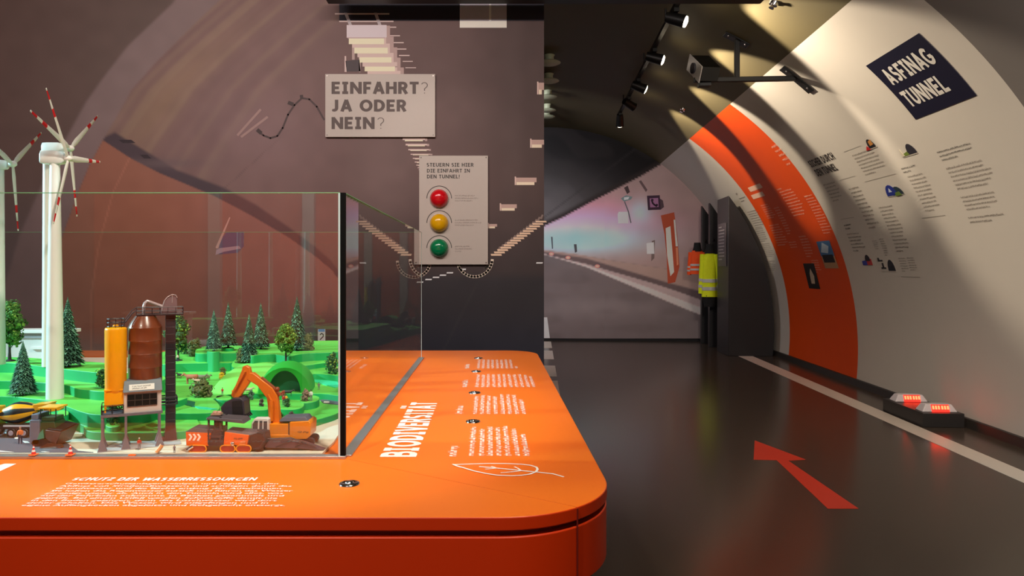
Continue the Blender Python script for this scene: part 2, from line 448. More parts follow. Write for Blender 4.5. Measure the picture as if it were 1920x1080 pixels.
# cable duct at the foot of the vault, wall below it
yl = lambda x: np.interp(x, [150,193,245,300,400,470,540,590,620,640,660,700], [245,263,297,325,367,404,445,480,505,530,560,640])
yu = lambda x: np.interp(x, [150,193,215,330,420,480,540,590,620,640,660,700], [240,258,248,318,352,384,425,462,488,515,545,620])
below = ins*smooth(-1.5,1.5,Y-yl(X))*(1-smooth(640,652,X))
paint(C, ins*smooth(-4,4,Y-yu(X))*(1-smooth(660,680,X)), (68,57,62))
paint(C, ins*blob(X,Y,300,306,80,10)*.7, (92,78,80))
paint(C, below, (126,84,70))
paint(C, below*smooth(240,520,X), (120,84,80))
paint(C, below*smooth(600,655,Y)*.7, (92,70,70))
paint(C, below*smooth(520,600,X)*smooth(560,640,Y), (54,52,60))
seam = np.abs(X-np.interp(Y,[290,360,460,560],[246,212,185,170])); paint(C, below*smooth(2.2,.6,seam)*.6, (150,100,84))
seam = np.abs((X-430)+(Y-345)*1.1); paint(C, ins*(1-below)*smooth(2,.5,seam)*smooth(240,300,Y)*.5, (84,66,66))
# right half: road running away, dark
rt = smooth(640,655,X)
paint(C, rt*smooth(330,520,Y), (56,48,48))
paint(C, rt*smooth(505,530,Y), (46,43,46))
paint(C, rt*smooth(560,660,Y), (42,42,50))
paint(C, rt*blob(X,Y,720,330,70,80)*.5, (100,82,80))
paint(C, smooth(3,1,np.abs((X-900)-(Y-520)*-.5))*rt*smooth(520,545,Y)*.25, (60,58,58))
# left of the arch, low part
paint(C, (1-band)*smooth(300,560,Y)*.5, (92,84,92))
C *= (0.94+0.12*noise(X,Y,25,9))[..., None]
mm = MB(); gridmesh(mm, xs, ys, C, lambda x, y: P(x, y), GA)
def pc(c, g=GA): return tuple(min(.95, s2l(v)*g) for v in c)+(1.0,)
def q4(pts, c, off=.0006, fn=P): mm.add([fn(x, y, off) for x, y in pts], [tuple(range(len(pts)))], None, pc(c))
def bar(x0, x1, y0, y1, c, off=.0006, sk=0): q4([(x0,y0),(x1,y0),(x1+sk,y1),(x0+sk,y1)], c, off)
# dark gantry zone at the top with the ladder of luminaires
bar(636,1020,4,39,(38,36,45))
for x0,x1,y,h in ((628,730,26,2.5),(636,738,40,2.5),(720,743,51,2),(727,750,67,2),(735,757,80,2),(741,762,92,2),(748,768,104,2),(755,774,115,1.6),(760,780,127,1.5)):
    bar(x0,x1,y-h/2,y+h/2,(176,158,154),.0009)
q4([(645,24),(651,24),(662,52),(656,52)],(150,140,142),.001); q4([(701,24),(707,24),(717,52),(711,52)],(150,140,142),.001)
N = 24
for i in range(N-1, -1, -1):
    t = i/(N-1); e = 1-(1-t)**1.75
    y = 60+e*262; x0 = 650+e*137; wd = 74-e*42; h = max(1.8, 24*(1-e)**1.25)
    bar(x0, x0+wd, y-h*.55, y+h*.45, (176,156,150), .0010+.00002*(N-i))
    bar(x0+wd, x0+wd*1.10, y-h*.5, y+h*.9, (150,128,124), .0010+.00002*(N-i))
    bar(x0+4, x0+wd-4, y+h*.45, y+h*.95, (214,190,164), .0012+.00002*(N-i))
bar(650,725,47,70,(178,168,172),.002); bar(652,722,70,72,(160,140,140),.0021)
q4([(646,105),(649,105),(650,135),(646,135)],(170,150,146)); q4([(673,105),(676,105),(676,135),(673,135)],(170,150,146)); bar(660,665,78,112,(150,130,126)); q4([(648,114),(674,112),(676,134),(650,134)],(66,58,60))
# camera housing in the print
bar(862,950,4,40,(150,147,158),.001); bar(862,950,39,52,(220,192,182),.0012); bar(917,921,4,40,(226,206,200),.0014)
for x0,x1,y0,y1 in ((965,1006,333,347),(937,969,383,395),(914,932,420,428),(994,1020,262,277),(1007,1020,155,177)):
    bar(x0,x1,y0,y0+(y1-y0)*.62,(158,132,124),.001); bar(x0+3,x1-4,y0+(y1-y0)*.6,y1,(210,180,158),.0012); bar(x0,x0+2.5,y0-2,y1,(180,156,148),.0014)
# rows of reflected lamps on the road, rings and dashes
for i in range(15):
    t = i/14; bar(920+t*84, 940+t*84, 476-t*62, 479.5-t*62.5, (196,166,142), .001, 1); q4([(932+t*80,472-t*62),(936+t*80,462-t*60),(939+t*80,463-t*60),(936+t*80,473-t*62)],(112,96,90),.0008)
def ring(cx, cy, r, a0, a1, c, wd=2.6):
    pts = arc(cx, cy, r, r, a0, a1, 18); o = []; strokes(pts, wd, o)
    for p in o: q4(p, c, .001)
ring(890,486,33,0,180,(214,180,164)); ring(776,489,31,0,180,(206,172,156)); ring(906,492,11,20,80,(220,190,170),1)
for x, y in ((788,529),(804,524),(818,520),(831,516),(844,511.5),(868,505),(1012,493)): bar(x-6,x+6,y-1.2,y+1.2,(226,214,206),.001,-1)
# sensor with a cable on the vault
for a, b in (((445,254),(489,205)),((452,257),(502,219))):
    o = []; strokes([a, b], 2.2, o); [q4(p, (134,110,106), .0008) for p in o]
o = []; strokes([(484,246),(494,254),(507,259),(520,255),(530,240),(540,215),(552,197),(566,184),(580,186),(594,200),(608,225)], 1.7, o); [q4(p, (66,54,54), .0008) for p in o]
o = []; strokes([(540,192),(550,196)], 3.4, o); strokes([(565,178),(566,186)], 3, o); strokes([(482,243),(490,250)], 3.5, o); [q4(p, (60,50,50), .0009) for p in o]
# emergency call niche, lower left wall of the print
q4([(412,452),(424,436),(457,434),(457,462),(446,474),(410,477)],(84,72,96),.0006); q4([(404,464),(430,407),(432,408),(408,468)],(170,128,120),.0008); q4([(406,466),(448,461),(452,466),(420,472),(404,478)],(150,120,130),.0008)
for x0, x1, y0, y1, c in ((222,246,262,268,(52,44,48)),(262,276,290,297,(52,44,48))): bar(x0,x1,y0,y1,c,.0008,8)
# small blue white notice at the foot of the print
bar(596,610,617,640,(196,214,224),.0012); bar(597,609,617,622,(90,140,190),.0014); o = []; strokes([(600,628),(603,625),(606,627),(606,631),(602,635),(600,637)],.9,o); [q4(p,(40,44,54),.0016) for p in o]
mural = mm.build('tunnel_mural', MURAL, fix=False, smooth=False)
tag(mural, 'large printed tunnel photo covering the partition wall behind the showcase', 'mural')

# --- mural closing the far end of the tunnel
SE = S_END-0.01
def PE(x, y, off=0.0):
    d = ray(x, y); t = (SE-off)/d.dot(TS); return Vector((0,0,CAMZ)) + d*t
xs = np.arange(700, 1404, 3.0); ys = np.concatenate([np.arange(210, 634.5, 3.0), np.array([634.8])])
X, Y = np.meshgrid(xs, ys); C = np.zeros(X.shape+(3,)); C[...] = L3((92,80,78))
yc = lambda x: np.interp(x, [700,1020,1060,1100,1150,1200,1237,1400], [470,424,405,383,357,331,309,215])
up = smooth(1.2,-1.2,Y-yc(X))
ywb = lambda x: np.interp(x, [700,1020,1080,1168,1242,1313,1400], [440,469,477,492,503,513,525])
ylt = lambda x: np.interp(x, [700,1020,1098,1221,1313,1400], [380,476,497,541,576,607])
# wall
wl = (1-up)*smooth(1.5,-1.5,Y-ywb(X))
paint(C, wl, (138,116,112))
paint(C, wl*blob(X,Y,1040,415,150,42), (196,116,132))
paint(C, wl*blob(X,Y,1110,420,110,30)*.7, (186,150,186))
paint(C, wl*blob(X,Y,1080,448,120,26)*.95, (128,188,198))
paint(C, wl*blob(X,Y,1200,398,22,22)*.8, (156,178,186))
paint(C, wl*blob(X,Y,1285,350,50,60)*.4, (118,100,96))
# ledge, shade, line, road
lg = smooth(-1.2,1.2,Y-ywb(X))
paint(C, lg, (140,118,110))
ysh = lambda x: np.interp(x, [700,1020,1098,1242,1313,1400], [400,472,484,527,546,570])
paint(C, smooth(-2,2,Y-ysh(X)), (86,72,72))
paint(C, smooth(-1,1,Y-ylt(X)+14*smooth(1020,1313,X)), (150,132,130))
paint(C, smooth(-1,1,Y-ylt(X)), (176,160,156))
paint(C, smooth(-1.2,1.2,Y-ylt(X)-1-13*smooth(1020,1313,X)), (96,86,86))
rd = smooth(-1,1,Y-ylt(X)-2-13*smooth(1020,1313,X))
paint(C, rd*smooth(520,470,Y)*.5, (84,80,80))
paint(C, rd*blob(X,Y,1100,575,160,22)*.5, (120,110,110))
paint(C, rd*smooth(.45,.8,noise(X,Y*4,60,5))*.3, (76,68,68))
# dark vault
paint(C, up, (14,11,12))
paint(C, up*smooth(275,440,Y)*smooth(1220,1020,X), (86,82,83))
paint(C, up*smooth(.5,.8,noise(X-Y*.6,Y,40,8))*.35, (38,34,33))
paint(C, up*smooth(14,3,yc(X)-Y), (34,27,26))
seam = np.abs((X-1070)*.75+(Y-370)); paint(C, up*smooth(3,.6,seam)*.5, (40,36,36))
C *= (0.95+0.1*noise(X,Y,18,11))[..., None]
mm = MB(); GE = 2.4
def q4e(pts, c, off=.002): mm.add([PE(x, y, off) for x, y in pts], [tuple(range(len(pts)))], None, pc(c, GE))
def inside(p):
    u, z = p.dot(TU), p.z; return (u-CU)**2+(z-CZ)**2 < (CR+.02)**2
gridmesh(mm, xs, ys, C, lambda x, y: PE(x, y), GE, inside)
q4e([(1213,367),(1237,366),(1239,393),(1215,394)],(48,30,44)); q4e([(1218,372),(1234,371),(1235,388),(1219,389)],(128,88,116),.004)
o = []; strokes([(1222,376),(1224,381),(1227,384),(1231,386)],1.6,o); strokes([(1221,374),(1225,376)],2,o); strokes([(1229,387),(1233,383)],2,o); [q4e(p,(40,26,38),.006) for p in o]
q4e([(1237,372),(1243,376),(1245,388),(1239,393)],(64,48,54))
q4e([(1239,404),(1264,398),(1270,440),(1274,500),(1266,529),(1252,532),(1250,480),(1246,440)],(142,62,40))
q4e([(1248,428),(1257,424),(1264,510),(1257,518),(1251,480)],(214,180,160),.004); q4e([(1263,412),(1266,412),(1271,462),(1267,462)],(214,180,160),.004)
q4e([(1267,464),(1271,464),(1272,496),(1269,498)],(190,110,80),.004)
q4e([(1212,456),(1226,454),(1227,476),(1213,476)],(204,196,192)); q4e([(1222,452),(1228,450),(1227,484),(1221,490)],(96,82,78),.001)
q4e([(1164,372),(1174,366),(1186,369),(1183,374),(1170,378)],(96,112,112)); q4e([(1170,370),(1180,369),(1178,374),(1170,375)],(190,200,200),.004)
q4e([(1170,352),(1177,348),(1181,360),(1176,364)],(58,46,46)); q4e([(1198,340),(1202,338),(1214,356),(1211,360)],(84,66,66))
q4e([(1158,402),(1160,397),(1178,397),(1178,419),(1159,419)],(174,180,190)); q4e([(1160,402),(1176,400),(1176,417),(1160,417)],(198,204,212),.004)
o = []; strokes([(1171,378),(1178,396),(1183,418)],1,o); [q4e(p,(80,80,84),.004) for p in o]
q4e([(1033,444),(1036,444),(1037,466),(1035,467)],(66,74,80)); q4e([(1076,458),(1081,458),(1082,472),(1078,474)],(60,60,64))
for x, y in ((1034,477),(1065,484),(1120,500)):
    pts = [(x+5*math.cos(k*PI/5), y-1+3.4*math.sin(k*PI/5)) for k in range(10)]; q4e(pts, (214,112,106)); q4e([(x-2.4,y-2.4),(x+2.4,y-2.4),(x+2.4,y+.6),(x-2.4,y+.6)],(250,150,130),.004)
q4e([(1020,595),(1026,595),(1031,634),(1020,634)],(186,180,176))
em = mm.build('tunnel_mural', MURAL, fix=False, smooth=False)
tag(em, 'printed road tunnel photo with phone sign closing the far end of the tunnel', 'mural')

# ------------------------------------------------------------------ floor markings
def flatfloor(name, polys, m_, label, cat, group=None, z=0.0015):
    mb = MB(); c = sum((Vector(p) for q in polys for p in q), Vector())/sum(len(q) for q in polys)
    mb.org = Vector((-c.x, -c.y, 0))
    for q in polys: mb.zprism([(p[0], p[1]) for p in q], 0.0002, z)
    o = mb.build(name, m_, smooth=False); o.location = (c.x, c.y, 0); return tag(o, label, cat, group)
FZ = lambda pts: [at_z(x, y, 0.0) for x, y in pts]
TAPE = mat('white_floor_tape', (214, 200, 186), 0.4, var=0.03)
flatfloor('floor_line', [FZ([(1378,665),(1402,664),(1920,884),(1975,908),(1930,910),(1900,897)])], TAPE, 'long white line taped on the dark floor along the curved wall', 'floor line')
flatfloor('floor_arrow', [FZ([(1415,826),(1511,862),(1478,864),(1610,954),(1552,954),(1456,863),(1413,862)])], mat('red_floor_sticker', (206, 52, 30), 0.4, var=0.03), 'red arrow sticker on the dark floor pointing into the tunnel', 'floor arrow')
dl = ['white floor dash nearest the orange table, fourth from the far mural','white floor dash beside the partition, third from the far mural','white floor dash second from the far mural','white floor dash closest to the far mural']
for (y0, y1), l in zip(((748,713),(705,685),(673,657),(652,640)), dl):
    s0 = F*CAMZ/(y0-CY); s1 = F*CAMZ/(y1-CY)
    ur = 0.2
    flatfloor('floor_dash', [[tun(s0,-.25,0),tun(s0,ur,0),tun(s1,ur,0),tun(s1,-.25,0)]], TAPE, l, 'floor marking', 'white dashes on the floor beside the partition')
# ================================================================== prints on the curved wall
def cblock(A, B, Cc, off=0.0025):
    """affine frame on the curved wall from three picture points: left end, right end of the first line, foot of the block"""
    a, b, c = cyl(*A), cyl(*B), cyl(*Cc)
    L = a[0]-b[0]; H = (a[1]-c[1])*CR
    return (lambda x, y: wallpt(a[0]-x, a[1]-y/CR, off)), L, H
def wall_text(name, A, B, Cc, lines, mt, rnd, lens=None):
    fn, L, H = cblock(A, B, Cc); mb = MB(); h = H/lines
    for i in range(lines):
        l = L*(lens[i % len(lens)] if lens else rnd.uniform(.82, 1.0)) if i < lines-1 else L*rnd.uniform(.4,.8)
        put(mb, greek2d(l, h*.34, rnd), lambda x, y: fn(x, h*(i+.75)-y))
    return mb.build(name, mt, wall_r, fix=False, smooth=False)
def wall_head(name, A, B, Cc, lines, mt, parent=None, t=T):
    fn, L, H = cblock(A, B, Cc, .0045 if parent is not None and parent is not wall_r else .0025); mb = MB(); h = H/len(lines)
    wmax = max(text2d(t_)[1] for t_ in lines); sx = L/wmax
    for i, t_ in enumerate(lines):
        ps, _ = text2d(t_, t); put(mb, ps, lambda x, y: fn(x*sx, h*(i+.86)-y*h*.72))
    return mb.build(name, mt, parent or wall_r, fix=False, smooth=False)
rt = random.Random(5)
GTXT = mat('grey_print', (124, 114, 106), 0.6, var=0.0)
OTXT = mat('pale_print_on_orange', (250, 205, 180), 0.5, var=0.0)
# big navy name sign
NAVY = mat('navy_sign', (22, 22, 46), 0.45, var=0.04)
t = thing('wall_sign', 'navy wall sign reading ASFINAG TUNNEL high on the curved white wall', 'sign')
m = MB()
lo = [wallpt(s, p, .0) for s, p in []]
s0, s1, p0, p1 = 5.065, 4.385, R_(45.9), R_(36.65)
n = 10; g0 = []; g1 = []
for i in range(n+1):
    p = p0+(p1-p0)*i/n
    g0.append([wallpt(s0,p,.0005), wallpt(s1,p,.0005), wallpt(s1,p,.003), wallpt(s0,p,.003)])
m.loft(g0)
m.build('panel', NAVY, t)
for txt, sa, sb, pb in (('ASFINAG', 4.99, 4.45, 41.95), ('TUNNEL', 5.005, 4.54, 38.35)):
    m = MB(); ps, wd = text2d(txt, .105, .11); put(m, ps, lambda x, y: wallpt(sa-(sa-sb)*x/wd, R_(pb)+y*.132/CR, .0045))
    m.build('lettering', mat('sign_white', (226,222,214), .5, var=0), t, fix=False, smooth=False)
# heading and text columns of the white part
wall_head('printed_heading', (1512,300), (1557,284), (1524,337), ['SICHER DURCH','DEN TUNNEL'], DTXT)
wall_text('printed_text', (1542,344), (1567,340), (1556,381), 6, GTXT, rt)
wall_text('printed_text', (1590,351), (1612,347), (1625,431), 11, GTXT, rt)
wall_text('printed_text', (1596,289), (1645,282), (1617,332), 7, GTXT, rt)
wall_text('printed_text', (1646,386), (1673,382), (1680,474), 13, GTXT, rt)
wall_text('printed_heading', (1688,313), (1718,307), (1696,326), 2, DTXT, rt)
wall_text('printed_text', (1700,328), (1733,323), (1731,399), 10, GTXT, rt)
wall_text('printed_heading', (1755,282), (1823,262), (1769,303), 3, DTXT, rt)
wall_text('printed_text', (1772,312), (1848,294), (1795,358), 6, GTXT, rt)
wall_text('printed_text', (1800,366), (1872,352), (1812,396), 4, GTXT, rt)
wall_text('printed_text', (1814,404), (1890,396), (1822,420), 2, GTXT, rt)
wall_text('printed_heading', (1581,419), (1597,418), (1585,432), 2, DTXT, rt)
wall_text('printed_text', (1587,436), (1613,434), (1600,473), 6, GTXT, rt)
wall_text('printed_text', (1635,450), (1644,449), (1640,468), 5, GTXT, rt)
wall_text('printed_text', (1648,446), (1657,445), (1660,480), 8, GTXT, rt)
wall_text('printed_text', (1684,482), (1698,481), (1690,510), 6, GTXT, rt)
wall_text('printed_text', (1700,481), (1714,480), (1708,508), 6, GTXT, rt)
for A, B in (((1585,288),(1612,270)),((1575,338),(1604,330)),((1622,341),(1680,326)),((1577,411),(1602,408)),((1730,411),(1772,402)),((1690,518),(1726,521))):
    a, b = cyl(*A), cyl(*B); mb = MB(); ph = (a[1]+b[1])/2
    mb.add([wallpt(a[0],ph,.0025),wallpt(b[0],ph,.0025),wallpt(b[0],ph+.0009,.0025),wallpt(a[0],ph+.0009,.0025)],[(0,1,2,3)])
    mb.build('printed_rule', GTXT, wall_r, fix=False, smooth=False)
# text on the orange part
wall_text('printed_heading', (1403,353), (1424,346), (1413,373), 2, OTXT, rt, [1.0,1.0])
mb = MB()
for A, B, Cc in (((1402,352),(1426,345),(1406,360)),((1408,366),(1431,361),(1412,374))):
    fn, L, H = cblock(A, B, Cc); mb.add([fn(0,0),fn(L,0),fn(L,H),fn(0,H)],[(0,1,2,3)])
mb.build('printed_badge', OTXT, wall_r, fix=False, smooth=False)
for A, B, Cc, k in (((1425,384),(1442,380),(1436,412),7),((1441,421),(1462,418),(1456,462),9),((1460,358),(1486,350),(1482,408),9),((1450,388),(1460,386),(1478,440),11),((1507,366),(1524,362),(1541,440),14),((1497,441),(1512,439),(1514,483),8),((1478,452),(1494,449),(1494,465),3),((1520,486),(1534,484),(1534,512),6),((1443,272),(1460,268),(1478,312),5)):
    wall_text('printed_text', A, B, Cc, k, OTXT, rt)
wall_text('printed_heading', (1455,353), (1474,347), (1457,359), 1, OTXT, rt); wall_text('printed_heading', (1506,365), (1522,361), (1508,372), 1, OTXT, rt)
# text on the far white strip beside the cabinet
for A, B, Cc, k in (((1377,360),(1384,358),(1380,368),1),((1384,370),(1398,366),(1390,380),2),((1400,396),(1420,392),(1412,430),8),((1415,428),(1430,425),(1428,454),7),((1426,456),(1444,454),(1442,482),8),((1434,488),(1452,487),(1446,508),6)):
    wall_text('printed_text', A, B, Cc, k, GTXT, rt)
# illustrations
def picture(A, B, Cc, label, shapes, cat='picture', frame=None):
    fn, L, H = cblock(A, B, Cc, .002); O, U, V = fn(0,0), (fn(L,0)-fn(0,0)), (fn(0,H)-fn(0,0))
    nrm = U.cross(V).normalized()
    if nrm.dot(tun(0,CU,CZ)-Vector((0,0,0))-O) < 0: nrm = -nrm
    mats = []; m = MB()
    def mi(c):
        mt = mat('print_%d_%d_%d' % c, c, .5, var=.03)
        if mt not in mats: mats.append(mt)
        return mats.index(mt)
    for i, (c, pts) in enumerate(shapes):
        z1 = .0008+.0009*i
        m.prism(pts, lambda x, y: O+U*x+V*(1-y)+nrm*z1, lambda x, y: O+U*x+V*(1-y), mi(c))
    o = m.build('wall_picture', mats, smooth=False); return tag(o, label, cat, 'small pictures on the curved wall')
archp = lambda x0, x1, y0, h: [(x0,y0)]+[((x0+x1)/2-(x1-x0)/2*math.cos(PI*i/8), y0+h*math.sin(PI*i/8)) for i in range(1,8)]+[(x1,y0)]
BOX = [(0,0),(1,0),(1,1),(0,1)]
picture((1612,264),(1632,258),(1622,284), 'small illustration of black tunnel mouth with red triangle above a text block', [((200,190,175),[(.1,.0),(1,.0),(1,.12),(.1,.12)]),((34,34,40),archp(.35,.95,.1,.8)),((206,140,70),[(.55,.3),(.9,.35),(.85,.8),(.6,.7)]),((196,40,40),[(0,.02),(.4,.0),(.25,.38)])])
picture((1680,275),(1708,267),(1690,297), 'small illustration of grey tunnel mouth with green road, below the navy sign', [((205,196,182),[(.0,.0),(1,.0),(1,.1),(.0,.1)]),((50,48,58),archp(.45,1.0,.1,.85)),((120,140,60),[(.1,.1),(.5,.1),(.45,.4),(.2,.3)]),((216,206,180),[(0,.1),(.2,.1),(.1,.7)])])
picture((1655,349),(1684,342),(1662,371), 'small illustration of blue arch with white arrows and green car', [((205,196,182),[(.0,.0),(1,.0),(1,.08),(.0,.08)]),((40,58,70),archp(.35,1,.06,.7)),((36,52,140),archp(.0,.65,.1,.9)),((206,214,232),[(.2,.4),(.4,.4),(.3,.75)]),((100,128,50),[(.5,.0),(.85,.0),(.8,.3),(.55,.3)])])
picture((1613,478),(1630,475),(1616,497), 'small illustration in blue and red near the foot of the white text', [((58,70,170),[(0,0),(.55,0),(.55,.5),(0,.4)]),((196,60,60),[(.5,0),(1,0),(1,.6),(.5,.6)]),((40,36,44),archp(.4,.9,.4,.6))])
picture((1645,482),(1673,480),(1650,509), 'small black and white illustration of dark arch with zigzag marks', [((214,206,194),BOX),((36,40,50),archp(.52,.98,.06,.75)),((40,40,44),[(.0,.7),(.3,.7),(.3,.8),(.1,.8),(.1,.95),(.0,.95)]),((40,40,44),[(.1,.2),(.4,.2),(.4,.3),(.3,.3),(.3,.6),(.2,.6),(.2,.3),(.1,.3)])])
picture((1531,453),(1555,450),(1542,503), 'photo print of blue sky and dark blocks on the orange wall band', [((190,150,110),BOX),((70,120,170),[(0,.45),(1,.45),(1,1),(0,1)]),((190,210,226),[(.1,.6),(.6,.55),(.8,.8),(.4,.95)]),((20,22,28),[(.1,.22),(.9,.22),(.9,.5),(.1,.5)])])
picture((1506,494),(1526,493),(1512,540), 'dark photo print with pale shape low on the orange wall band', [((28,22,20),BOX),((206,186,160),[(.35,.2),(.65,.2),(.75,.5),(.55,.8),(.4,.6)])])

# ================================================================== dark cabinet with curved back and coat fins
CAB = mat('dark_cabinet', (52, 50, 52), 0.45, var=0.04)
CABF = mat('black_cabinet_face', (22, 21, 24), 0.5, var=0.05)
def finprofile(u0, inset, ztop, n=16):
    r = CR-inset; z0 = ztop-CZ; pts = [(u0,0.0)]
    a0 = math.asin(-CZ/r); a1 = math.asin(min(.99, z0/r))
    for i in range(n+1):
        a = a0+(a1-a0)*i/n; pts.append((CU+r*math.cos(a), CZ+r*math.sin(a)))
    if pts[-1][0] > u0+.01: pts.append((u0, ztop))
    return pts
def fin(name, s0, s1, u0, ztop, mats, parent):
    m = MB(); pr = finprofile(u0, .09, ztop)
    m.prism(pr, lambda u,z: tun(s0,u,z), lambda u,z: tun(s1,u,z), 0, 1)
    return m.build(name, mats, parent, bevel=.004)
t = thing('cabinet', 'tall dark cabinet with curved side standing against the white wall strip', 'cabinet')
fin('body', 9.62, 10.22, 2.57, 2.18, [CAB, CABF], t)
m = MB(); b = lambda s, z: tun(s, 2.566, z)
m.prism([(9.72,1.22),(10.12,1.22),(10.12,1.82),(9.72,1.82)], lambda s,z: tun(s,2.57,z), lambda s,z: tun(s,2.56,z))
pl = m.build('info_plate', mat('grey_plate', (92,84,88), .5), t)
m = MB()
for i in range(11):
    z = 1.76-i*.045; l = [.16,.3,.3,.28,.3,.29,.3,.25,.3,.3,.18][i]
    m.add([tun(10.08,2.558,z),tun(10.08-l,2.558,z),tun(10.08-l,2.558,z+.016),tun(10.08,2.558,z+.016)],[(0,1,2,3)])
m.build('printed_text', mat('pale_plate_print', (176,166,166), .5, var=0), t, fix=False, smooth=False)
def finthing(s0, label):
    o = thing('coat_rack_fin', label, 'partition fin', group='coat fins behind the cabinet')
    fin('panel', s0, s0+.10, 2.57, 2.18, [CAB, CABF], o); 
    m = MB(); m.tube([tun(s0,2.62,1.62), tun(s0-.05,2.62,1.61), tun(s0-.07,2.62,1.64)], .012, 8)
    m.build('coat_hook', BLACK, o)
finthing(10.66, 'narrow dark fin with yellow jacket on it behind the cabinet')
finthing(11.16, 'narrow dark fin closest to the end mural holding the orange jacket')

# ------------------------------------------------------------------ hanging jackets
def jacket(s, u, ztop, ln, wd, mats, label, black_low):
    t = thing('safety_jacket', label, 'jacket', group='high visibility jackets on the fins')
    # local frame: a = along the tunnel (width), b = out from the fin (depth)
    def ringp(z, w_, d, cx=0, n=20, ph=0, wav=.0):
        pts = []
        for i in range(n):
            q = 2*PI*i/n; rr = 1+wav*math.sin(5*q+ph)+.4*wav*math.sin(9*q+2*ph)
            pts.append(tun(s+d*math.sin(q)*rr, u-cx+w_*math.cos(q)*rr, z))
        return pts
    m = MB(); R = []
    for k in range(15):
        f = k/14; w_ = wd*(.16+.34*min(1,f*3.4)+.06*f); R.append(ringp(ztop-ln*f, w_*.72, .05+.045*f, 0, 20, f*3, .03+.06*f))
    m.loft(R)
    m.build('body', mats[0], t, ang=80)
    for sd in (-1, 1):
        m = MB(); pa = []; rs = []
        for k in range(9):
            f = k/8; pa.append(tun(s-.03*sd, u+sd*(wd*.30+wd*.12*f), ztop-.10-ln*.80*f)); rs.append(wd*(.155-.035*f)*(1+.05*math.sin(k*2.2)))
        m.tube(pa, .05, 10, rs=rs); sl = m.build('sleeve', mats[0], t, ang=80)
        for f in (.62,.78):
            m = MB(); p0 = tun(s-.03*sd, u+sd*(wd*.30+wd*.12*f), ztop-.10-ln*.80*f); p1 = tun(s-.03*sd, u+sd*(wd*.30+wd*.12*(f+.07)), ztop-.10-ln*.80*(f+.07))
            m.cyl(p0, p1, wd*.145, wd*.142, 12)
            m.build('reflective_stripe', mats[1], sl)
    for f in (.64,.80):
        m = MB(); R = []
        for ff in (f, f+.035, f+.07):
            w_ = wd*(.5+.06*ff); R.append(ringp(ztop-ln*ff, w_*.745, (.05+.045*ff)*1.1, 0, 20, ff*3, .03+.06*ff))
        m.loft(R); m.build('reflective_stripe', mats[1], t, ang=80)
    m = MB(); m.loft([ringp(ztop+.05, wd*.17, .05), ringp(ztop-.02, wd*.2, .06), ringp(ztop-.09, wd*.27, .064)]); m.build('collar', mats[2], t, ang=80)
    if black_low:
        m = MB(); R = []
        for k in range(6):
            f = k/5; R.append(ringp(ztop-ln*.97-black_low*f, wd*(.36-.08*f), .08-.02*f, 0, 20, f*2, .08))
        m.loft(R); m.build('hem', mats[2], t, ang=80)
    return t
YEL = mat('yellow_fluorescent_fabric', (226, 240, 20), .8, var=.08, scale=30, bump=.3)
ORF = mat('orange_fluorescent_fabric', (255, 84, 20), .8, var=.08, scale=30, bump=.3)
REF = mat('grey_reflective_tape', (190, 190, 186), .4, var=.03); BLF = mat('black_fabric', (18,17,18), .85, bump=.3)
jacket(10.47, 2.53, 1.50, .73, .30, [YEL, REF, BLF], 'bright yellow safety jacket with grey stripes hanging on a dark fin', .17)
jacket(10.98, 2.46, 1.54, .44, .28, [ORF, REF, BLF], 'orange safety jacket hanging behind the yellow one', 0)

# ================================================================== black box with red flashing lamps
BLK = mat('dark_plinth', (44, 41, 40), .42)
t0 = thing('lamp_plinth', 'low black box on the floor at the foot of the curved wall', 'plinth', tun(5.72,3.03,0))
m = MB(org=-t0.location); m.prism([(2.885,5.43),(3.185,5.43),(3.185,6.04),(2.885,6.04)], lambda u,s: tun(s,u,0), lambda u,s: tun(s,u,.105))
m.build('box', BLK, t0, bevel=.003)
LENS = mat('milky_lens', (216, 206, 206), .25, var=.02); LED = emat('red_led', (255, 70, 40), 9.0); LEDR = emat('red_lens', (255, 40, 30), 2.0)
for s, lb in ((5.53,'road stud lamp with red LEDs on the near end of the black box'),(5.93,'road stud lamp with red LEDs on the far end of the black box')):
    t = thing('road_stud_lamp', lb, 'lamp', tun(s,3.04,.105), group='red lamps on the black box'); m = MB(org=-t.location)
    lo = [(s-.055,2.905),(s-.055,3.165),(s+.055,3.165),(s+.055,2.905)]; hi = [(s-.035,2.94),(s-.035,3.13),(s+.035,3.13),(s+.035,2.94)]
    m.hexa([tun(a,b_,.105) for a,b_ in lo], [tun(a,b_,.162) for a,b_ in hi]); m.build('housing', LENS, t, bevel=.006, smooth=True)
    m = MB(org=-t.location); m.hexa([tun(s-.0565,2.975,.107),tun(s-.0565,3.105,.107),tun(s-.05,3.105,.107),tun(s-.05,2.975,.107)],[tun(s-.038,2.975,.16),tun(s-.038,3.105,.16),tun(s-.032,3.105,.16),tun(s-.032,2.975,.16)])
    m.build('red_lens', LEDR, t)
    m = MB(org=-t.location)
    for k in range(6):
        u0 = 2.982+k*.0205+(.004 if k > 2 else 0); m.hexa([tun(s-.0525,u0,.126),tun(s-.0525,u0+.013,.126),tun(s-.046,u0+.013,.126),tun(s-.046,u0,.126)],[tun(s-.043,u0,.152),tun(s-.043,u0+.013,.152),tun(s-.036,u0+.013,.152),tun(s-.036,u0,.152)])
    m.build('led_row', LED, t, smooth=False)
    for nx in (): pass

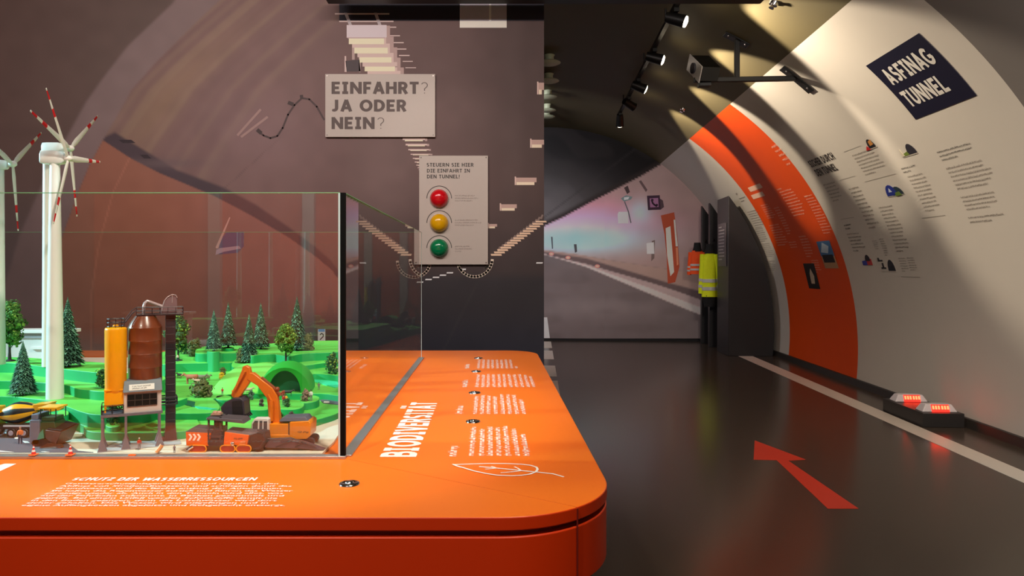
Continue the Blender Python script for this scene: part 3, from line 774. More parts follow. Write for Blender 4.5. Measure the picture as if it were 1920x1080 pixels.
# ================================================================== ceiling track with spotlights
t = thing('lighting_track', 'black lighting track running along the dark tunnel ceiling', 'lighting track')
m = MB(); m.prism([(1.045,3.215),(1.08,3.215),(1.08,3.25),(1.045,3.25)], lambda u,z: tun(3.4,u,z), lambda u,z: tun(9.35,u,z)); m.build('rail', BLACK, t, smooth=False)
for s in (4.2,5.9,7.1,8.8): m = MB(); m.cyl(tun(s,1.062,3.25), tun(s,1.062,3.37), .008, n=8); m.build('hanger', BLACK, t)
LAMP = emat('lamp_glow', (255, 232, 196), 26.0)
def tracklight(s, aimp, label, power, ang, col=WARM):
    base = tun(s,1.062,3.215); t = thing('track_spotlight', label, 'spotlight', base, group='spotlights on the ceiling track')
    d = (Vector(aimp)-base); d.normalize(); c = base+Vector((0,0,-.075))
    m = MB(org=-base); m.box(base+Vector((-.02,-.05,-.03)), base+Vector((.02,.05,0))); m.cyl(base+Vector((0,0,-.02)), c, .008, n=8); m.build('adapter', BLACK, t)
    b0, b1 = c-d*.07, c+d*.085
    m = MB(org=-base); m.tube([b0, c, c+d*.055, b1, b1-d*.01, b1-d*.012], .048, 20, rs=[.040,.047,.049,.053,.046,.0]); m.build('lamp_head', BLACK, t)
    m = MB(org=-base); m.tube([b1-d*.0115, b1+d*.006, b1+d*.012], .038, 20, rs=[.044,.042,.026]); m.build('lens', LAMP, t)
    l = spot('track_beam', b1+d*.03, aimp, power, col, ang, .35, .03)
    return t
tracklight(5.50, tun(4.75,3.15,2.35), 'track spotlight nearest the viewer, lit, at top of the tunnel', 190, 62)
tracklight(6.50, tun(6.15,3.0,2.55), 'second track spotlight from the viewer, left of the camera bracket', 175, 50)
tracklight(7.52, tun(7.65,2.9,2.5), 'third track spotlight, glowing round toward the viewer', 160, 46)
tracklight(8.30, tun(9.5,2.9,2.4), 'fourth track spotlight near the far end of the track', 190, 44)
tracklight(9.18, tun(10.4,1.2,1.3), 'last black spotlight at the far end of the track facing away', 18, 60)

# ================================================================== tunnel camera on a bracket
t = thing('tunnel_camera', 'black box camera on a T shaped bracket under the tunnel ceiling', 'camera')
s0 = 5.93; q = lambda u, z, ds=0: tun(s0+ds, u, z)
m = MB(); m.prism([(1.30,2.755),(2.13,2.755),(2.13,2.795),(1.30,2.795)], lambda u,z: q(u,z,-.02), lambda u,z: q(u,z,.02)); m.build('arm', BLACK, t, bevel=.004)
m = MB(); m.prism([(1.635,2.79),(1.675,2.79),(1.675,3.09),(1.635,3.115)], lambda u,z: q(u,z,-.02), lambda u,z: q(u,z,.02)); m.build('post', BLACK, t, bevel=.004)
for name, ph, hl in (('ceiling_plate', math.atan2(3.116-CZ,1.655-CU), .035), ('wall_plate', math.atan2(2.775-CZ,2.13-CU)-.005, .05)):
    m = MB(); g = []
    for i in range(5):
        p = ph+(i/4-.5)*2*hl
        g.append([wallpt(s0-.05,p,.001), wallpt(s0+.05,p,.001), wallpt(s0+.05,p,.014), wallpt(s0-.05,p,.014)])
    m.loft(g); pl = m.build(name, BLACK, t, bevel=.003)
    for dp in (-.7,.7): m = MB(); m.ball(wallpt(s0-.02,ph+dp*hl,.016), .009, 8, 6); m.build('screw', CHROME, pl)
hc = at_Y(1318,125,5.72); e1, e2, e3 = Vector((-.03,.22,.163)), Vector((.156,.02,.004)), Vector((-.016,.03,-.115))
m = MB(); m.hexa([hc+e3, hc+e3+e2, hc+e3+e2+e1, hc+e3+e1], [hc, hc+e2, hc+e2+e1, hc+e1]); m.build('housing', BLACK, t, bevel=.006)
lf = hc-e2*.05-e1*.06-e3*.06; sh = [lf, lf+e1*1.1, lf+e1*1.1+e3*1.12, lf+e3*1.12]
m = MB(); m.hexa(sh, [v-e2*.05 for v in sh]); m.build('sun_shield', mat('pale_metal_shield', (206,200,196), .35), t, bevel=.003)
m = MB(); lc = lf-e2*.055+e1*.55+e3*.56; m.cyl(lc, lc-e2*.1, .045, n=20); m.build('lens', mat('lens_glass', (70,68,74), .08), t)
m = MB(); m.prism([(1.34,2.72),(1.44,2.72),(1.44,2.82),(1.34,2.82)], lambda u,z: q(u,z,-.03), lambda u,z: q(u,z,.05)); m.build('mount', BLACK, t, bevel=.003)

# ceiling discs left of the track
DISC = mat('pale_ceiling_disc', (196, 204, 170), .5)
dls = ['pale round ceiling disc nearest the viewer beside the partition','pale round ceiling disc, second along the dark tunnel ceiling','pale round ceiling disc, third along the dark tunnel ceiling','pale round ceiling disc, fourth along the dark tunnel ceiling','farthest pale round ceiling disc beside the partition']
for (x, y), l in zip(((1030,118),(1029,152),(1027,182),(1026,207),(1025,219)), dls):
    p = None
    z = 3.43; pos = at_z(x, y, z); t = thing('ceiling_disc', l, 'ceiling lamp', pos, group='row of round discs on the tunnel ceiling')
    m = MB(); m.lathe([(.0,-.015),(.10,-.012),(.125,0),(.11,.012),(0,.014)], n=28); m.build('disc', DISC, t)
    m = MB(); m.lathe([(.05,.0),(.05,.07),(.06,.085),(.0,.085)], n=16); m.build('mount', DISC, t)
# small detectors
def detector(x, y, label):
    s, ph = cyl(x, y); p = wallpt(s, ph, 0.0); n_ = (wallpt(s, ph, .1)-p).normalized()
    t = thing('ceiling_detector', label, 'detector', p); m = MB(org=-p); m.cyl(p, p+n_*.02, .035, .03, 16); m.cyl(p+n_*.02, p+n_*.045, .014, .02, 12); m.build('body', CHROME, t)
    m = MB(org=-p); m.tube([p+n_*.012+TU*.03, p+n_*.02+TU*.09, p+n_*.008+TU*.16], .005, 6); m.build('cable', BLACK, t)
detector(1452, 5, 'small metal detector with short cable at the top edge of the tunnel')
detector(1281, 204, 'tiny metal detector on ceiling above the orange wall band')
# black bar hanging above the partition
t = thing('hanging_bar', 'black lighting bar hanging across the top in front of the mural', 'bar', (0.355, 4.55, 2.945))
m = MB(); m.box((-1.43,-.04,0.0),(1.43,.04,.09)); m.build('beam', BLACK, t, bevel=.004)
for x in (-.8,.6): m = MB(); m.cyl((x,0,.09),(x,0,.57), .004, n=6); m.build('suspension_wire', BLACK, t)
# ================================================================== wall signs and buttons on the partition
SIGNM = mat('cream_sign_board', (198, 186, 176), 0.5, var=.02)
def board(name, label, x0, y0, x1, y1, cat='sign'):
    a, b = at_Y(x0, y1, PY-.02), at_Y(x1, y0, PY-.02)
    t = thing(name, label, cat, ((a.x+b.x)/2, PY-.004, a.z)); m = MB(org=-t.location)
    m.box((a.x, PY-.024, a.z), (b.x, PY-.012, b.z)); m.build('panel', SIGNM, t, bevel=.0012)
    for x in (a.x+.03, b.x-.03):
        for z in (a.z+.03, b.z-.03): m = MB(org=-t.location); m.cyl((x,PY-.013,z),(x,PY-.0048,z),.008,n=10); m.build('spacer', BLACK, t)
    for x in (a.x+.013, b.x-.013):
        for z in (a.z+.013, b.z-.013):
            m = MB(org=-t.location); m.cyl((x,PY-.0235,z),(x,PY-.0262,z),.0045,n=12); m.build('screw', mat('sign_screw', (120,112,106), .3, metal=.8), t)
    return t, a, b
PS = lambda x, y, o=.0006: at_Y(x, y, PY-.024-o)
def sign_text(t, rows, mt, name='lettering', tk=T):
    m = MB(org=-t.location)
    for txt, x0, x1, yt, yb in rows:
        ps, wd = text2d(txt, tk); k = (x1-x0)/wd; put(m, ps, lambda x, y: PS(x0+x*k, yb-(yb-yt)*y))
    return m.build(name, mt, t, fix=False, smooth=False)
SGT = mat('warm_grey_print', (98, 84, 80), .6, var=0)
t, a, b = board('wall_sign', 'cream board reading EINFAHRT? JA ODER NEIN? on the partition mural', 610, 139, 816, 257)
sign_text(t, [('EINFAHRT', 622, 785, 153.5, 176), ('JA ODER', 621, 762, 187, 209), ('NEIN', 622, 702, 219.5, 242)], SGT, tk=.115)
for x0, yt, yb in ((789,153.5,176),(707,219.5,242)):
    m = MB(org=-t.location); ps, wd = text2d('?', .028); put(m, ps, lambda x, y: PS(x0+x*28, yb-(yb-yt)*y)); m.build('lettering', SGT, t, fix=False, smooth=False)
t, a, b = board('control_board', 'cream board with red, yellow and green push buttons on the partition', 786, 292, 915, 496, 'control panel')
sign_text(t, [('STEUERN SIE HIER', 800, 888, 305.5, 312.5), ('DIE EINFAHRT IN', 800.5, 881, 316.5, 323.5), ('DEN TUNNEL!', 800.5, 862, 327.5, 334.5)], DTXT, tk=.085)
rb = random.Random(3)
for k, (nm, c, y) in enumerate((('red',(216,16,30),372),('yellow',(236,176,10),418),('green',(10,128,78),465))):
    m = MB(org=-t.location); o = []; strokes(arc(823.5, y, 23.2, 23.2, 180, 360, 20), .65, o); put(m, o, lambda x, y_: PS(x, y_)); m.build('printed_arc', DTXT, t, fix=False, smooth=False)
    m = MB(org=-t.location); yy = y-(2 if k < 2 else 0)
    for i, l in enumerate(((38,44,34),(44,50,36),(28,32,12))[k]):
        ps = greek2d(l, 2.0, rb); put(m, ps, lambda x, y_: PS(853+x, yy-2+i*4.7-y_))
    m.build('printed_text', mat('light_grey_print', (150,136,128), .6, var=0), t, fix=False, smooth=False)
    p = PS(823.5, y); bt = thing('push_button', nm+' dome push button on the cream control board', 'button', p, group='push buttons of the entrance control board')
    m = MB(); m.lathe([(.0,-.0),(.0395,.0),(.0395,.006),(.037,.016),(.031,.027),(.022,.034),(.011,.0375),(.0,.0385)], n=36, axis='y'); 
    for i in range(len(m.v)): m.v[i].y *= -1
    m.build('dome', mat(nm+'_button_plastic', c, .18, var=.02, coat=.3), bt, ang=70)
    m = MB(); m.lathe([(.042,0),(.042,.004),(.0395,.005)], n=36, axis='y')
    for i in range(len(m.v)): m.v[i].y *= -1
    m.build('rim', mat('pale_button_rim', (190,182,174), .4), bt, ang=60); bt.scale = (1.594,)*3

# ================================================================== the orange table
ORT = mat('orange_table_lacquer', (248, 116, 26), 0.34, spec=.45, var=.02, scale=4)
ORB = mat('orange_table_shaded', (206, 54, 4), 0.42, spec=.4, var=.03, scale=4)  # darker copy of the tabletop orange: shade of the upright faces put into colour
ZT = .844; XR, YF, YB = .194, .989, 2.985; XL = -2.6
def outline(ins, r=.182, rb=.13):
    x1, y0, y1 = XR-ins, YF+ins, YB-ins*.3; r -= ins; rb = max(.02, rb-ins)
    pts = [(XL, y0)]
    for i in range(17): q = -PI/2+PI/2*i/16; pts.append((x1-r+r*math.cos(q), y0+r+r*math.sin(q)))
    for i in range(9): q = PI/2*i/8; pts.append((x1-rb+rb*math.cos(q), y1-rb+rb*math.sin(q)))
    return pts+[(XL, y1)]
t = thing('exhibition_table', 'long orange exhibition table with rounded corner and white printed texts', 'table', (-.9, 1.98, 0))
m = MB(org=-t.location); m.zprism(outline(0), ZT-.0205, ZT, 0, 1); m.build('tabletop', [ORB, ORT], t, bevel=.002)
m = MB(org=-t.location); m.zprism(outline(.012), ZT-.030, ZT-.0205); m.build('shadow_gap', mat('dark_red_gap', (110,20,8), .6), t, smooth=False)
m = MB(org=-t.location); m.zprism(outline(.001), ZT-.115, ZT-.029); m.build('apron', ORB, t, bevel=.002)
m = MB(org=-t.location); m.zprism([(XL,YF+.35),(XR-.35,YF+.35),(XR-.35,YB-.02),(XL,YB-.02)], 0.0, ZT-.115); m.build('plinth', BLACKM, t, smooth=False)
# joints of the top
a = at_z(1083, 951, ZT); c = at_z(800, 860, ZT)
m = MB(org=-t.location)
qa = at_z(1081,950.8,ZT); qc = at_z(655,861.5,ZT); d = (qc-qa).normalized(); nn = Vector((-d.y,d.x,0))*.0004
m.hexa([qa-nn-Vector((0,0,.0005)), qa+nn-Vector((0,0,.0005)), qc+nn-Vector((0,0,.0005)), qc-nn-Vector((0,0,.0005))],[qa-nn+Vector((0,0,.0003)),qa+nn+Vector((0,0,.0003)),qc+nn+Vector((0,0,.0003)),qc-nn+Vector((0,0,.0003))])
m.build('joint', mat('joint_line', (214,92,20), .5), t, smooth=False)
m = MB(org=-t.location); e = Vector((.129,1.0305,ZT)); m.cyl(e+Vector((0,0,-.113)), e+Vector((0,0,-.002)), .0013, n=6); m.build('joint', mat('dark_red_gap', (110,20,8), .6), t, smooth=False)
# lettering printed on the top
ZP = ZT+.0006
def TP(pt): p = at_z(pt[0], pt[1], ZT); return Vector((p.x, p.y))
def tput(name, polysets, mt=WTXT):
    m = MB(org=-t.location)
    for polys, fn in polysets: put(m, polys, lambda x, y: (*fn(x, y), ZP))
    return m.build(name, mt, t, fix=False, smooth=False)
# headline running away from the viewer: letters' tops to the left
ps, wd = text2d('BIODIVERSIT\u00c4T', .105, .1)
x0, x1 = TP((780,857)).x, TP((712,857)).x; y0, y1 = TP((746,857)).y, TP((790,755)).y
tput('headline', [(ps, lambda x, y: (x0+(x1-x0)*y, y0+(y1-y0)*x/wd))])
rp = random.Random(11)
def vblock(xs, ynear, yfars, hh, mt=WTXT):
    sets = []
    for xp, yf in zip(xs, yfars):
        X0 = TP((xp, ynear)).x; Y0 = TP((xp, ynear)).y; L = TP((xp, yf)).y-Y0
        sets.append((greek2d(L, hh, rp), (lambda X0, Y0: lambda x, y: (X0-y, Y0+x))(X0, Y0)))
    return sets
tput('printed_text', vblock([888,907,924,940,957,975,993], 855, [801,805,800,802,799,804,814], .0088))
tput('printed_text', vblock([894,907,919.5,933,947,960,973,986], 776.4, [743,741,742,743,740,740,741,749], .0086))
tput('printed_text', vblock([897,908,918,929,940,950,961,972,983,994,1004], 726, [702,703,702,702,702,702,702,702,702,703,706], .0084))
tput('printed_text', vblock([899,908,917.5,926,935,944,953,962,971], 691, [674.6]*8+[687], .0082))
for (xp, yn, yf) in ((855,856,835),(866,776,760),(875,726,713),(879,691,683)): tput('printed_heading', vblock([xp], yn, [yf], .0125))
# leaf drawing
def pline(pts, wpx=.0016):
    o = []; P2 = [tuple(TP(p)) for p in pts]; strokes(P2, wpx, o); return (o, lambda x, y: (x, y))
lp = lambda q: [(700+x*.198, 740+y*.198) for x, y in q]
tput('leaf_drawing', [pline(lp([(755,665),(900,660),(1060,655),(1250,655),(1400,662),(1490,672),(1545,690),(1555,710),(1540,735),(1480,757),(1400,768),(1300,772),(1180,768),(1060,750),(950,726),(850,696),(790,680),(755,665)]), .0021),
   pline(lp([(1805,782),(1700,752),(1540,735),(1405,722),(1250,706),(1160,698),(1000,684)]), .0021), pline(lp([(1395,720),(1370,700),(1335,685)])), pline(lp([(1405,722),(1300,735),(1205,742)])), pline(lp([(1165,698),(1150,690),(1115,681)])), pline(lp([(1165,698),(1110,704),(1060,708)]))], WTXT)
# text panel at the front edge, readable from the viewer's side
def fline(txt, x0, x1, yb, cap, off=.0, strokefont=False):
    A, B = TP((x0, yb)), TP((x1, yb))
    if strokefont: ps, wd_ = text2d(txt, .1); k = 1.0
    else: ps, wd_ = bfont2d(txt, off); k = .73
    sx = (B.x-A.x)/wd_
    return (ps, lambda x, y: (A.x+x*sx, A.y+y/k*cap))
tput('printed_heading', [fline('SCHUTZ DER WASSERRESSOURCEN', 132, 478, 902, .0165, strokefont=True)])
lines = ['Gew\u00e4sserschutzanlagen reinigen und regulieren den','Abfluss von Stra\u00dfenabw\u00e4ssern und sch\u00fctzen damit das','Grundwasser und die B\u00e4che entlang der Autobahnen.','Sie halten das Regenwasser zur\u00fcck und f\u00fchren das Wasser','gereinigt wieder ab. Auch in den Tunneln wird alles, was','auf der Fahrbahn ankommt, in Becken gesammelt und','gepr\u00fcft. Bei einem Unfall werden Schadstoffe damit nie','in den Boden gelangen, denn das L\u00f6schwasser wird dort','sicher gehalten. Das Wasser wird aufgefangen und in','eigene Auffangbecken abgeleitet und fachgerecht entsorgt.']
ends = [521,546,531,548,530,531,519,518,502,534]
sets = []
for i, (l, e) in enumerate(zip(lines, ends)):
    yb = 908.8+i*4.55; xl = 120-i*(120-38)/9.0
    sets.append(fline(l, xl, e, yb, .0072, .012))
tput('printed_text', sets)
m = MB(org=-t.location); m.add([(*TP(p), ZP) for p in ((-14,886),(0,884),(31,870),(8,870),(-30,882))], [(0,1,2,3,4)]); m.build('printed_mark', WTXT, t, fix=False, smooth=False)
# chrome cable grommets / bolts
def grommet(x, y, label):
    p = at_z(x, y, ZT); g = thing('chrome_bolt', label, 'bolt', p, group='chrome bolts on the orange table')
    m = MB(); m.lathe([(.0,.0),(.0172,.0),(.0172,.0015),(.0155,.003),(.012,.0034),(.0105,.0018),(.0,.0018)], n=28); m.build('flange', CHROME, g, ang=50)
    m = MB(); m.lathe([(.0,.0018),(.0075,.0018),(.0075,.0035),(.005,.0055),(.0,.006)], n=20); m.build('stud', CHROME, g, ang=60)
grommet(655, 908, 'big chrome bolt on the front of the orange table below the glass corner')
grommet(887, 791, 'chrome bolt between the two nearest text blocks on the table, nearest of its row')
grommet(890, 737, 'chrome bolt on the table, second of its row from the viewer')
grommet(893, 697, 'chrome bolt on the table, third of its row from the viewer')
grommet(897, 672, 'chrome bolt closest to the mural on the orange table')

# ================================================================== glass showcase
GX, GY0, GY1, GZ = -.272, 1.292, 2.725, ZT+.495; GXL = -2.3; TH = .009
GLASS = glassmat('showcase_glass'); EDGE = mat('green_glass_edge', (126, 186, 140), .12, var=.03); EDGED = mat('dark_glass_edge', (5, 8, 9), .6, spec=.1)
ALU = mat('aluminium_strip', (176, 176, 178), .32, metal=.7)
t = thing('glass_showcase', 'glass showcase with green edges and black corner on the orange table', 'showcase', (-1.2, 2.0, ZT))
m = MB(org=-t.location); m.box((GXL,GY0,ZT+.004),(GX-TH,GY0+TH,GZ)); m.build('front_pane', GLASS, t, smooth=False)
m = MB(org=-t.location); m.box((GX-TH,GY0+TH,ZT+.004),(GX,GY1,GZ)); m.build('side_pane', GLASS, t, smooth=False)
m = MB(org=-t.location); m.box((GXL,GY1,ZT+.004),(GX,GY1+TH,GZ)); m.build('rear_pane', GLASS, t, smooth=False)
m = MB(org=-t.location); m.box((GXL,GY0-.0003,GZ+.0002),(GX-TH,GY0+TH,GZ+.0014)); m.build('front_edge', EDGE, t, smooth=False)
m = MB(org=-t.location); m.box((GX-TH,GY0+TH,GZ+.0002),(GX+.0002,GY1,GZ+.0014)); m.build('side_edge', EDGE, t, smooth=False)
m = MB(org=-t.location); m.box((GXL,GY1,GZ+.0002),(GX,GY1+TH,GZ+.0014)); m.build('rear_edge', EDGE, t, smooth=False)
m = MB(org=-t.location); m.box((GX-TH+.0008,GY0-.0004,ZT+.003),(GX+.0008,GY0+TH-.0002,GZ+.001)); m.build('corner_edge', EDGED, t, smooth=False)
m = MB(org=-t.location); m.box((GX-TH-.0030,GY0-.0004,ZT+.003),(GX-TH+.0006,GY0+.001,GZ)); m.build('corner_bevel', mat('pale_glass_bevel', (176,200,204), .15), t, smooth=False)
m = MB(org=-t.location); m.box((GX-.001,GY1-.001,ZT+.003),(GX+.0006,GY1+TH,GZ)); m.build('corner_bevel', mat('pale_glass_bevel', (176,200,204), .15), t, smooth=False)
m = MB(org=-t.location); m.box((GXL,GY0-.004,ZT+.0003),(GX+.002,GY0+TH+.004,ZT+.0055)); m.build('base_strip', ALU, t, bevel=.0005)
m = MB(org=-t.location); m.box((GX-TH-.003,GY0+TH+.004,ZT+.0003),(GX+.010,GY1+TH,ZT+.0035)); m.build('base_strip', ALU, t, bevel=.0005)
# ================================================================== model landscape inside the showcase
ZD = ZT+.006
GRN = mat('green_model_turf', (96, 196, 76), .55, var=.05, scale=30); GRS = mat('green_model_step', (14, 156, 84), .5, var=.05, scale=20)
TEAL = mat('turquoise_model_water', (60, 214, 160), .3, var=.05); TEALD = mat('dark_green_tunnel_lining', (12, 106, 74), .5)
CREAM = mat('cream_model_ground', (222, 212, 192), .7, var=.05, scale=30); ROAD = mat('grey_model_road', (92, 88, 98), .6, var=.05)
def DG(x, y, h=0.0): return at_z(x, y, ZD+h)
land = thing('model_landscape', 'green terraced model landscape with cream ground under the glass', 'scale model', (-1.2, 2.0, ZD))
LO = -land.location
m = MB(org=LO); m.zprism([(GXL+.01,GY0+TH+.006),(-.318,GY0+TH+.006),(-.316,1.40),(-.322,1.49),(-.217*2.4,2.4),(-.217*2.5-.03,2.56),(-.217*2.6-.1,GY1-.02),(GXL+.01,GY1-.02)], ZD-.005, ZD); m.build('base_plate', CREAM, land, smooth=False)
def catmull(pts, k=5):
    n = len(pts); out = []
    for i in range(n):
        p0, p1, p2, p3 = pts[i-1], pts[i], pts[(i+1) % n], pts[(i+2) % n]
        for j in range(k):
            u = j/k; out.append(tuple(.5*((2*p1[a])+(-p0[a]+p2[a])*u+(2*p0[a]-5*p1[a]+4*p2[a]-p3[a])*u*u+(-p0[a]+3*p1[a]-3*p2[a]+p3[a])*u**3) for a in (0, 1)))
    return out
XM = GX-TH-.008; YM = GY1-.006; YN = GY0+TH+.010
def clampxy(p):
    y = min(max(p[1], YN), YM); return (min(max(p[0], GXL+.015), min(-.319, -.217*y+.001)), y)
def terrace(px, h, z0=0.0, sm=True, mats=None, name='terrace'):
    P2 = [tuple(DG(x, y, h).xy) for x, y in px]
    if sm: P2 = catmull(P2, 5)
    P2 = [clampxy(p) for p in P2]
    Q = [P2[0]]
    for p in P2[1:]:
        if math.hypot(p[0]-Q[-1][0], p[1]-Q[-1][1]) > 1e-4: Q.append(p)
    m = MB(org=LO); m.zprism(Q, ZD+z0, ZD+h, 0, 1)
    return m.build(name, mats or [GRS, GRN], land, bevel=.0012, ang=50)
# road with dashes, front left
m = MB(org=LO); pr = [clampxy(tuple(DG(x, y).xy)) for x, y in ((-260,860),(156,858),(146,846),(128,833),(108,822),(92,812),(60,806),(-260,800))]
m.zprism(pr, ZD, ZD+.0012); m.build('road', ROAD, land, smooth=False)
for q in (((-4,846),(8,856),(2,858),(-16,848)),((77,848),(84,848),(86,852),(78,852)),((42,828),(52,829),(56,832),(47,832)),((26,820),(36,821),(38,824),(28,824)),((9,812),(19,812),(21,815),(11,815))):
    m = MB(org=LO); m.zprism([clampxy(tuple(DG(x, y).xy)) for x, y in q], ZD+.0012, ZD+.0018); m.build('road_dash', WTXT, land, smooth=False)
# left hand terraces
terrace([(-260,776),(20,779),(60,783),(109,787),(135,790),(160,798),(185,800),(260,790),(260,770),(-260,745)], .018)
terrace([(158,803),(163,807),(180,810),(220,811.5),(300,811),(345,808),(375,800),(350,775),(250,770),(170,788),(158,797)], .0165)
terrace([(-260,741),(0,743),(45,746),(90,751),(120,760),(150,771),(180,777),(230,776),(300,760),(300,735),(-260,705)], .045)
terrace([(-260,715),(0,714),(50,716),(90,718),(125,722),(145,729),(163,731),(193,734),(260,734),(290,720),(260,700),(-260,688)], .066)
terrace([(-260,679),(0,680),(45,683),(87,688),(130,693),(178,698),(215,699),(228,690),(200,681),(150,677),(90,673),(0,669),(-260,668)], .093)
terrace([(108,776),(112,779),(121,779),(128,777),(128,771),(118,769),(109,771)], .036, sm=True)
terrace([(198,797),(205,800.5),(218,800.5),(226,797),(222,792),(204,792)], .027)
# right hand terraces
terrace([(335,782),(400,800),(470,806),(560,800),(585,790),(612,782),(634,774),(648,762),(630,750),(560,745),(460,748),(370,752)], .0140)
terrace([(290,774),(335,775),(375,775),(400,773),(409,769),(412,760),(400,748),(385,742),(360,738),(320,735),(290,745)], .0305)
terrace([(320,738),(337,735),(360,744),(383,751),(410,745),(440,738),(500,738),(600,738),(660,738),(690,690),(560,676),(420,686),(320,690)], .030)
terrace([(405,748),(415,750),(427,750),(434,747),(430,742),(408,742)], .030, sm=True)
terrace([(456,766),(470,768.5),(494,768.5),(505,765),(505,750),(470,748),(456,752)], .0325)
terrace([(516,765),(530,767.5),(552,767.5),(566,764),(570,756),(556,750),(530,750),(514,756)], .030)
terrace([(563,753),(570,755.5),(585,754),(597,750),(598,744),(585,741),(566,744)], .031)
terrace([(300,682),(340,681.5),(400,680.5),(437,679.5),(452,670),(440,658),(340,655),(290,665)], .056)
terrace([(366,661),(374,663),(410,662.5),(450,661),(470,654),(450,648),(390,649),(370,654)], .082)
for x, y in ((400,658.5),(427,652)): terrace([(x-12,y),(x,y+1.6),(x+12,y),(x,y-2.5)], .0915)
terrace([(572,703),(592,701),(620,703),(650,706),(690,700),(690,675),(620,680),(588,688)], .048)
terrace([(440,690),(500,690),(540,689),(562,687),(612,680),(680,672),(680,655),(560,650),(470,660),(440,675)], .062)
terrace([(468,666),(490,665),(512,664),(530,667),(545,668),(560,664.5),(584,662),(633,660),(690,656),(690,640),(560,640),(470,650)], .0866)
# pond / stream pieces
def sheet(name, px, h, mt, z0=-.0012):
    m = MB(org=LO); m.zprism([clampxy(tuple(DG(x, y, h).xy)) for x, y in px], ZD+h+z0, ZD+h+.0008); return m.build(name, mt, land, smooth=False)
sheet('stream', [(364,762),(386,764),(408,767),(396,768),(372,766)], .0315, TEAL)
sheet('stream_bank', [(338,749),(352,751),(366,754),(364,763),(348,759)], .0315, TEALD)
sheet('stream', [(575,706),(600,708),(632,715),(640,724),(628,727),(604,720),(582,714)], .0312, TEAL)
sheet('model_road', [(600,750),(660,748),(660,757),(636,759),(606,756)], .0148, ROAD)
sheet('road_dash', [(608,753.2),(618,753.4),(617,754.6),(607,754.4)], .0162, WTXT)
# hill with a tunnel mouth
def hillring(sc, h): return [DG(x, y, h) for x, y in sc]
base = [(392,737),(405,727),(428,704),(450,692),(500,688),(552,690),(578,706),(596,724),(580,727),(562,727),(540,724),(506,726),(470,738),(430,740)]
top = [(438,692),(442,690),(450,686),(465,681),(500,679),(540,680),(556,686),(557,688),(551,690),(545,691),(535,692),(505,693),(475,694),(450,694)]
m = MB(org=LO); R = []
for f in (0, .2, .4, .6, .8, 1.0):
    hh = .030+.033*math.sin(f*PI/2); ring_ = []
    for a, b in zip(base, top):
        pa, pb = DG(*a, .030), DG(*b, .063); ring_.append(Vector((pa.x+(pb.x-pa.x)*f, pa.y+(pb.y-pa.y)*f, ZD+hh)))
    R.append(ring_)
m.loft(R); m.build('hill', mat('light_green_hill', (124, 214, 92), .55, var=.05, scale=30), land, ang=60)
# portal: arched tube with splayed collar
pc0 = DG(533, 738, .030); wv = Vector((.985,.17,0)); fv = Vector((.17,-.985,0)); W = .040; HH = .060
def archr(sc, dy, hs=1.0, dz=0): return [pc0 + wv*(-W*sc*math.cos(PI*i/14)) - fv*dy + Vector((0,0,HH*hs*math.sin(PI*i/14)+dz)) for i in range(15)]
m = MB(org=LO); R = [archr(1.62,-.002,1.10), archr(1.0,.030,1.0)]
m.loft([archr(1.72,.10,1.18), archr(1.66,.005,1.14), archr(1.60,0,1.10), archr(1.0,.004,.96), archr(1.0,.09,.96)], caps=False, closed=False); m.build('tunnel_portal', mat('portal_green', (34,160,48), .5), land, ang=50)
m = MB(org=LO); m.loft([archr(.995,.0045,.955), archr(.95,.036,.93)], caps=False, closed=False); e = archr(.95,.036,.93); m.add(e, [tuple(range(15))]); m.build('tunnel_lining', TEALD, land, ang=50)

# ------------------------------------------------------------------ trees
CONM = mat('conifer_green', (40, 84, 62), .8, var=.25, scale=300); CONL = mat('conifer_light_needles', (92, 142, 112), .8, var=.2, scale=300); LEAFL = mat('leaf_light_green', (132, 168, 70), .8, var=.3, scale=300); CONB = mat('conifer_trunk', (40, 30, 30), .8)
LEAF1 = mat('leaf_green', (70, 122, 42), .8, var=.35, scale=300); LEAF2 = mat('leaf_dark_green', (34, 84, 40), .8, var=.3, scale=300)
BUSH = mat('olive_bush', (92, 96, 50), .85, var=.35, scale=300); BUSHP = mat('mauve_flower_bush', (150, 110, 96), .85, var=.35, scale=350)
def conifer(label, loc, H, Wd, seed=1, mt=None):
    rnd = random.Random(seed); t = thing('model_conifer', label, 'model tree', loc, group='model conifers')
    m = MB(); m.lathe([(.07*Wd+.002,0),(.05*Wd,.02*H),(.035*Wd,.12*H),(.01*Wd,.9*H)], n=8); m.build('trunk', CONB, t)
    m = MB(); L = 30
    for k in range(L):
        f = k/(L-1); z = H*(.11+.85*f); r = Wd*.5*(1-f)**.85*(1.0 if k % 2 else .93)+.0012
        nb = int(8+20*(1-f))
        for j in range(nb):
            q = 2*PI*(j+rnd.random()*.6)/nb+k*.7; rr = r*rnd.uniform(.82,1.06); dz = -rr*.30-.001; hw = rr*.20+.0009; th = H*.014+.0006
            c, s = math.cos(q), math.sin(q); 
            b = Vector((0,0,z+H*.03)); tip = Vector((c*rr, s*rr, z+dz)); mid = Vector((c*rr*.6, s*rr*.6, z+dz*.35+H*.014)); pv = Vector((-s,c,0))
            m.add([b, mid+pv*hw, tip, mid-pv*hw, mid-Vector((0,0,th*1.6))], [(0,1,2),(0,2,3),(0,4,1),(1,4,2),(2,4,3),(3,4,0)], 1 if rnd.random() < .3 else 0)
    m.cyl((0,0,H*.9),(0,0,H),.0016,.0003,6)
    m.build('foliage', [mt or CONM, CONL], t, fix=False, smooth=False); return t
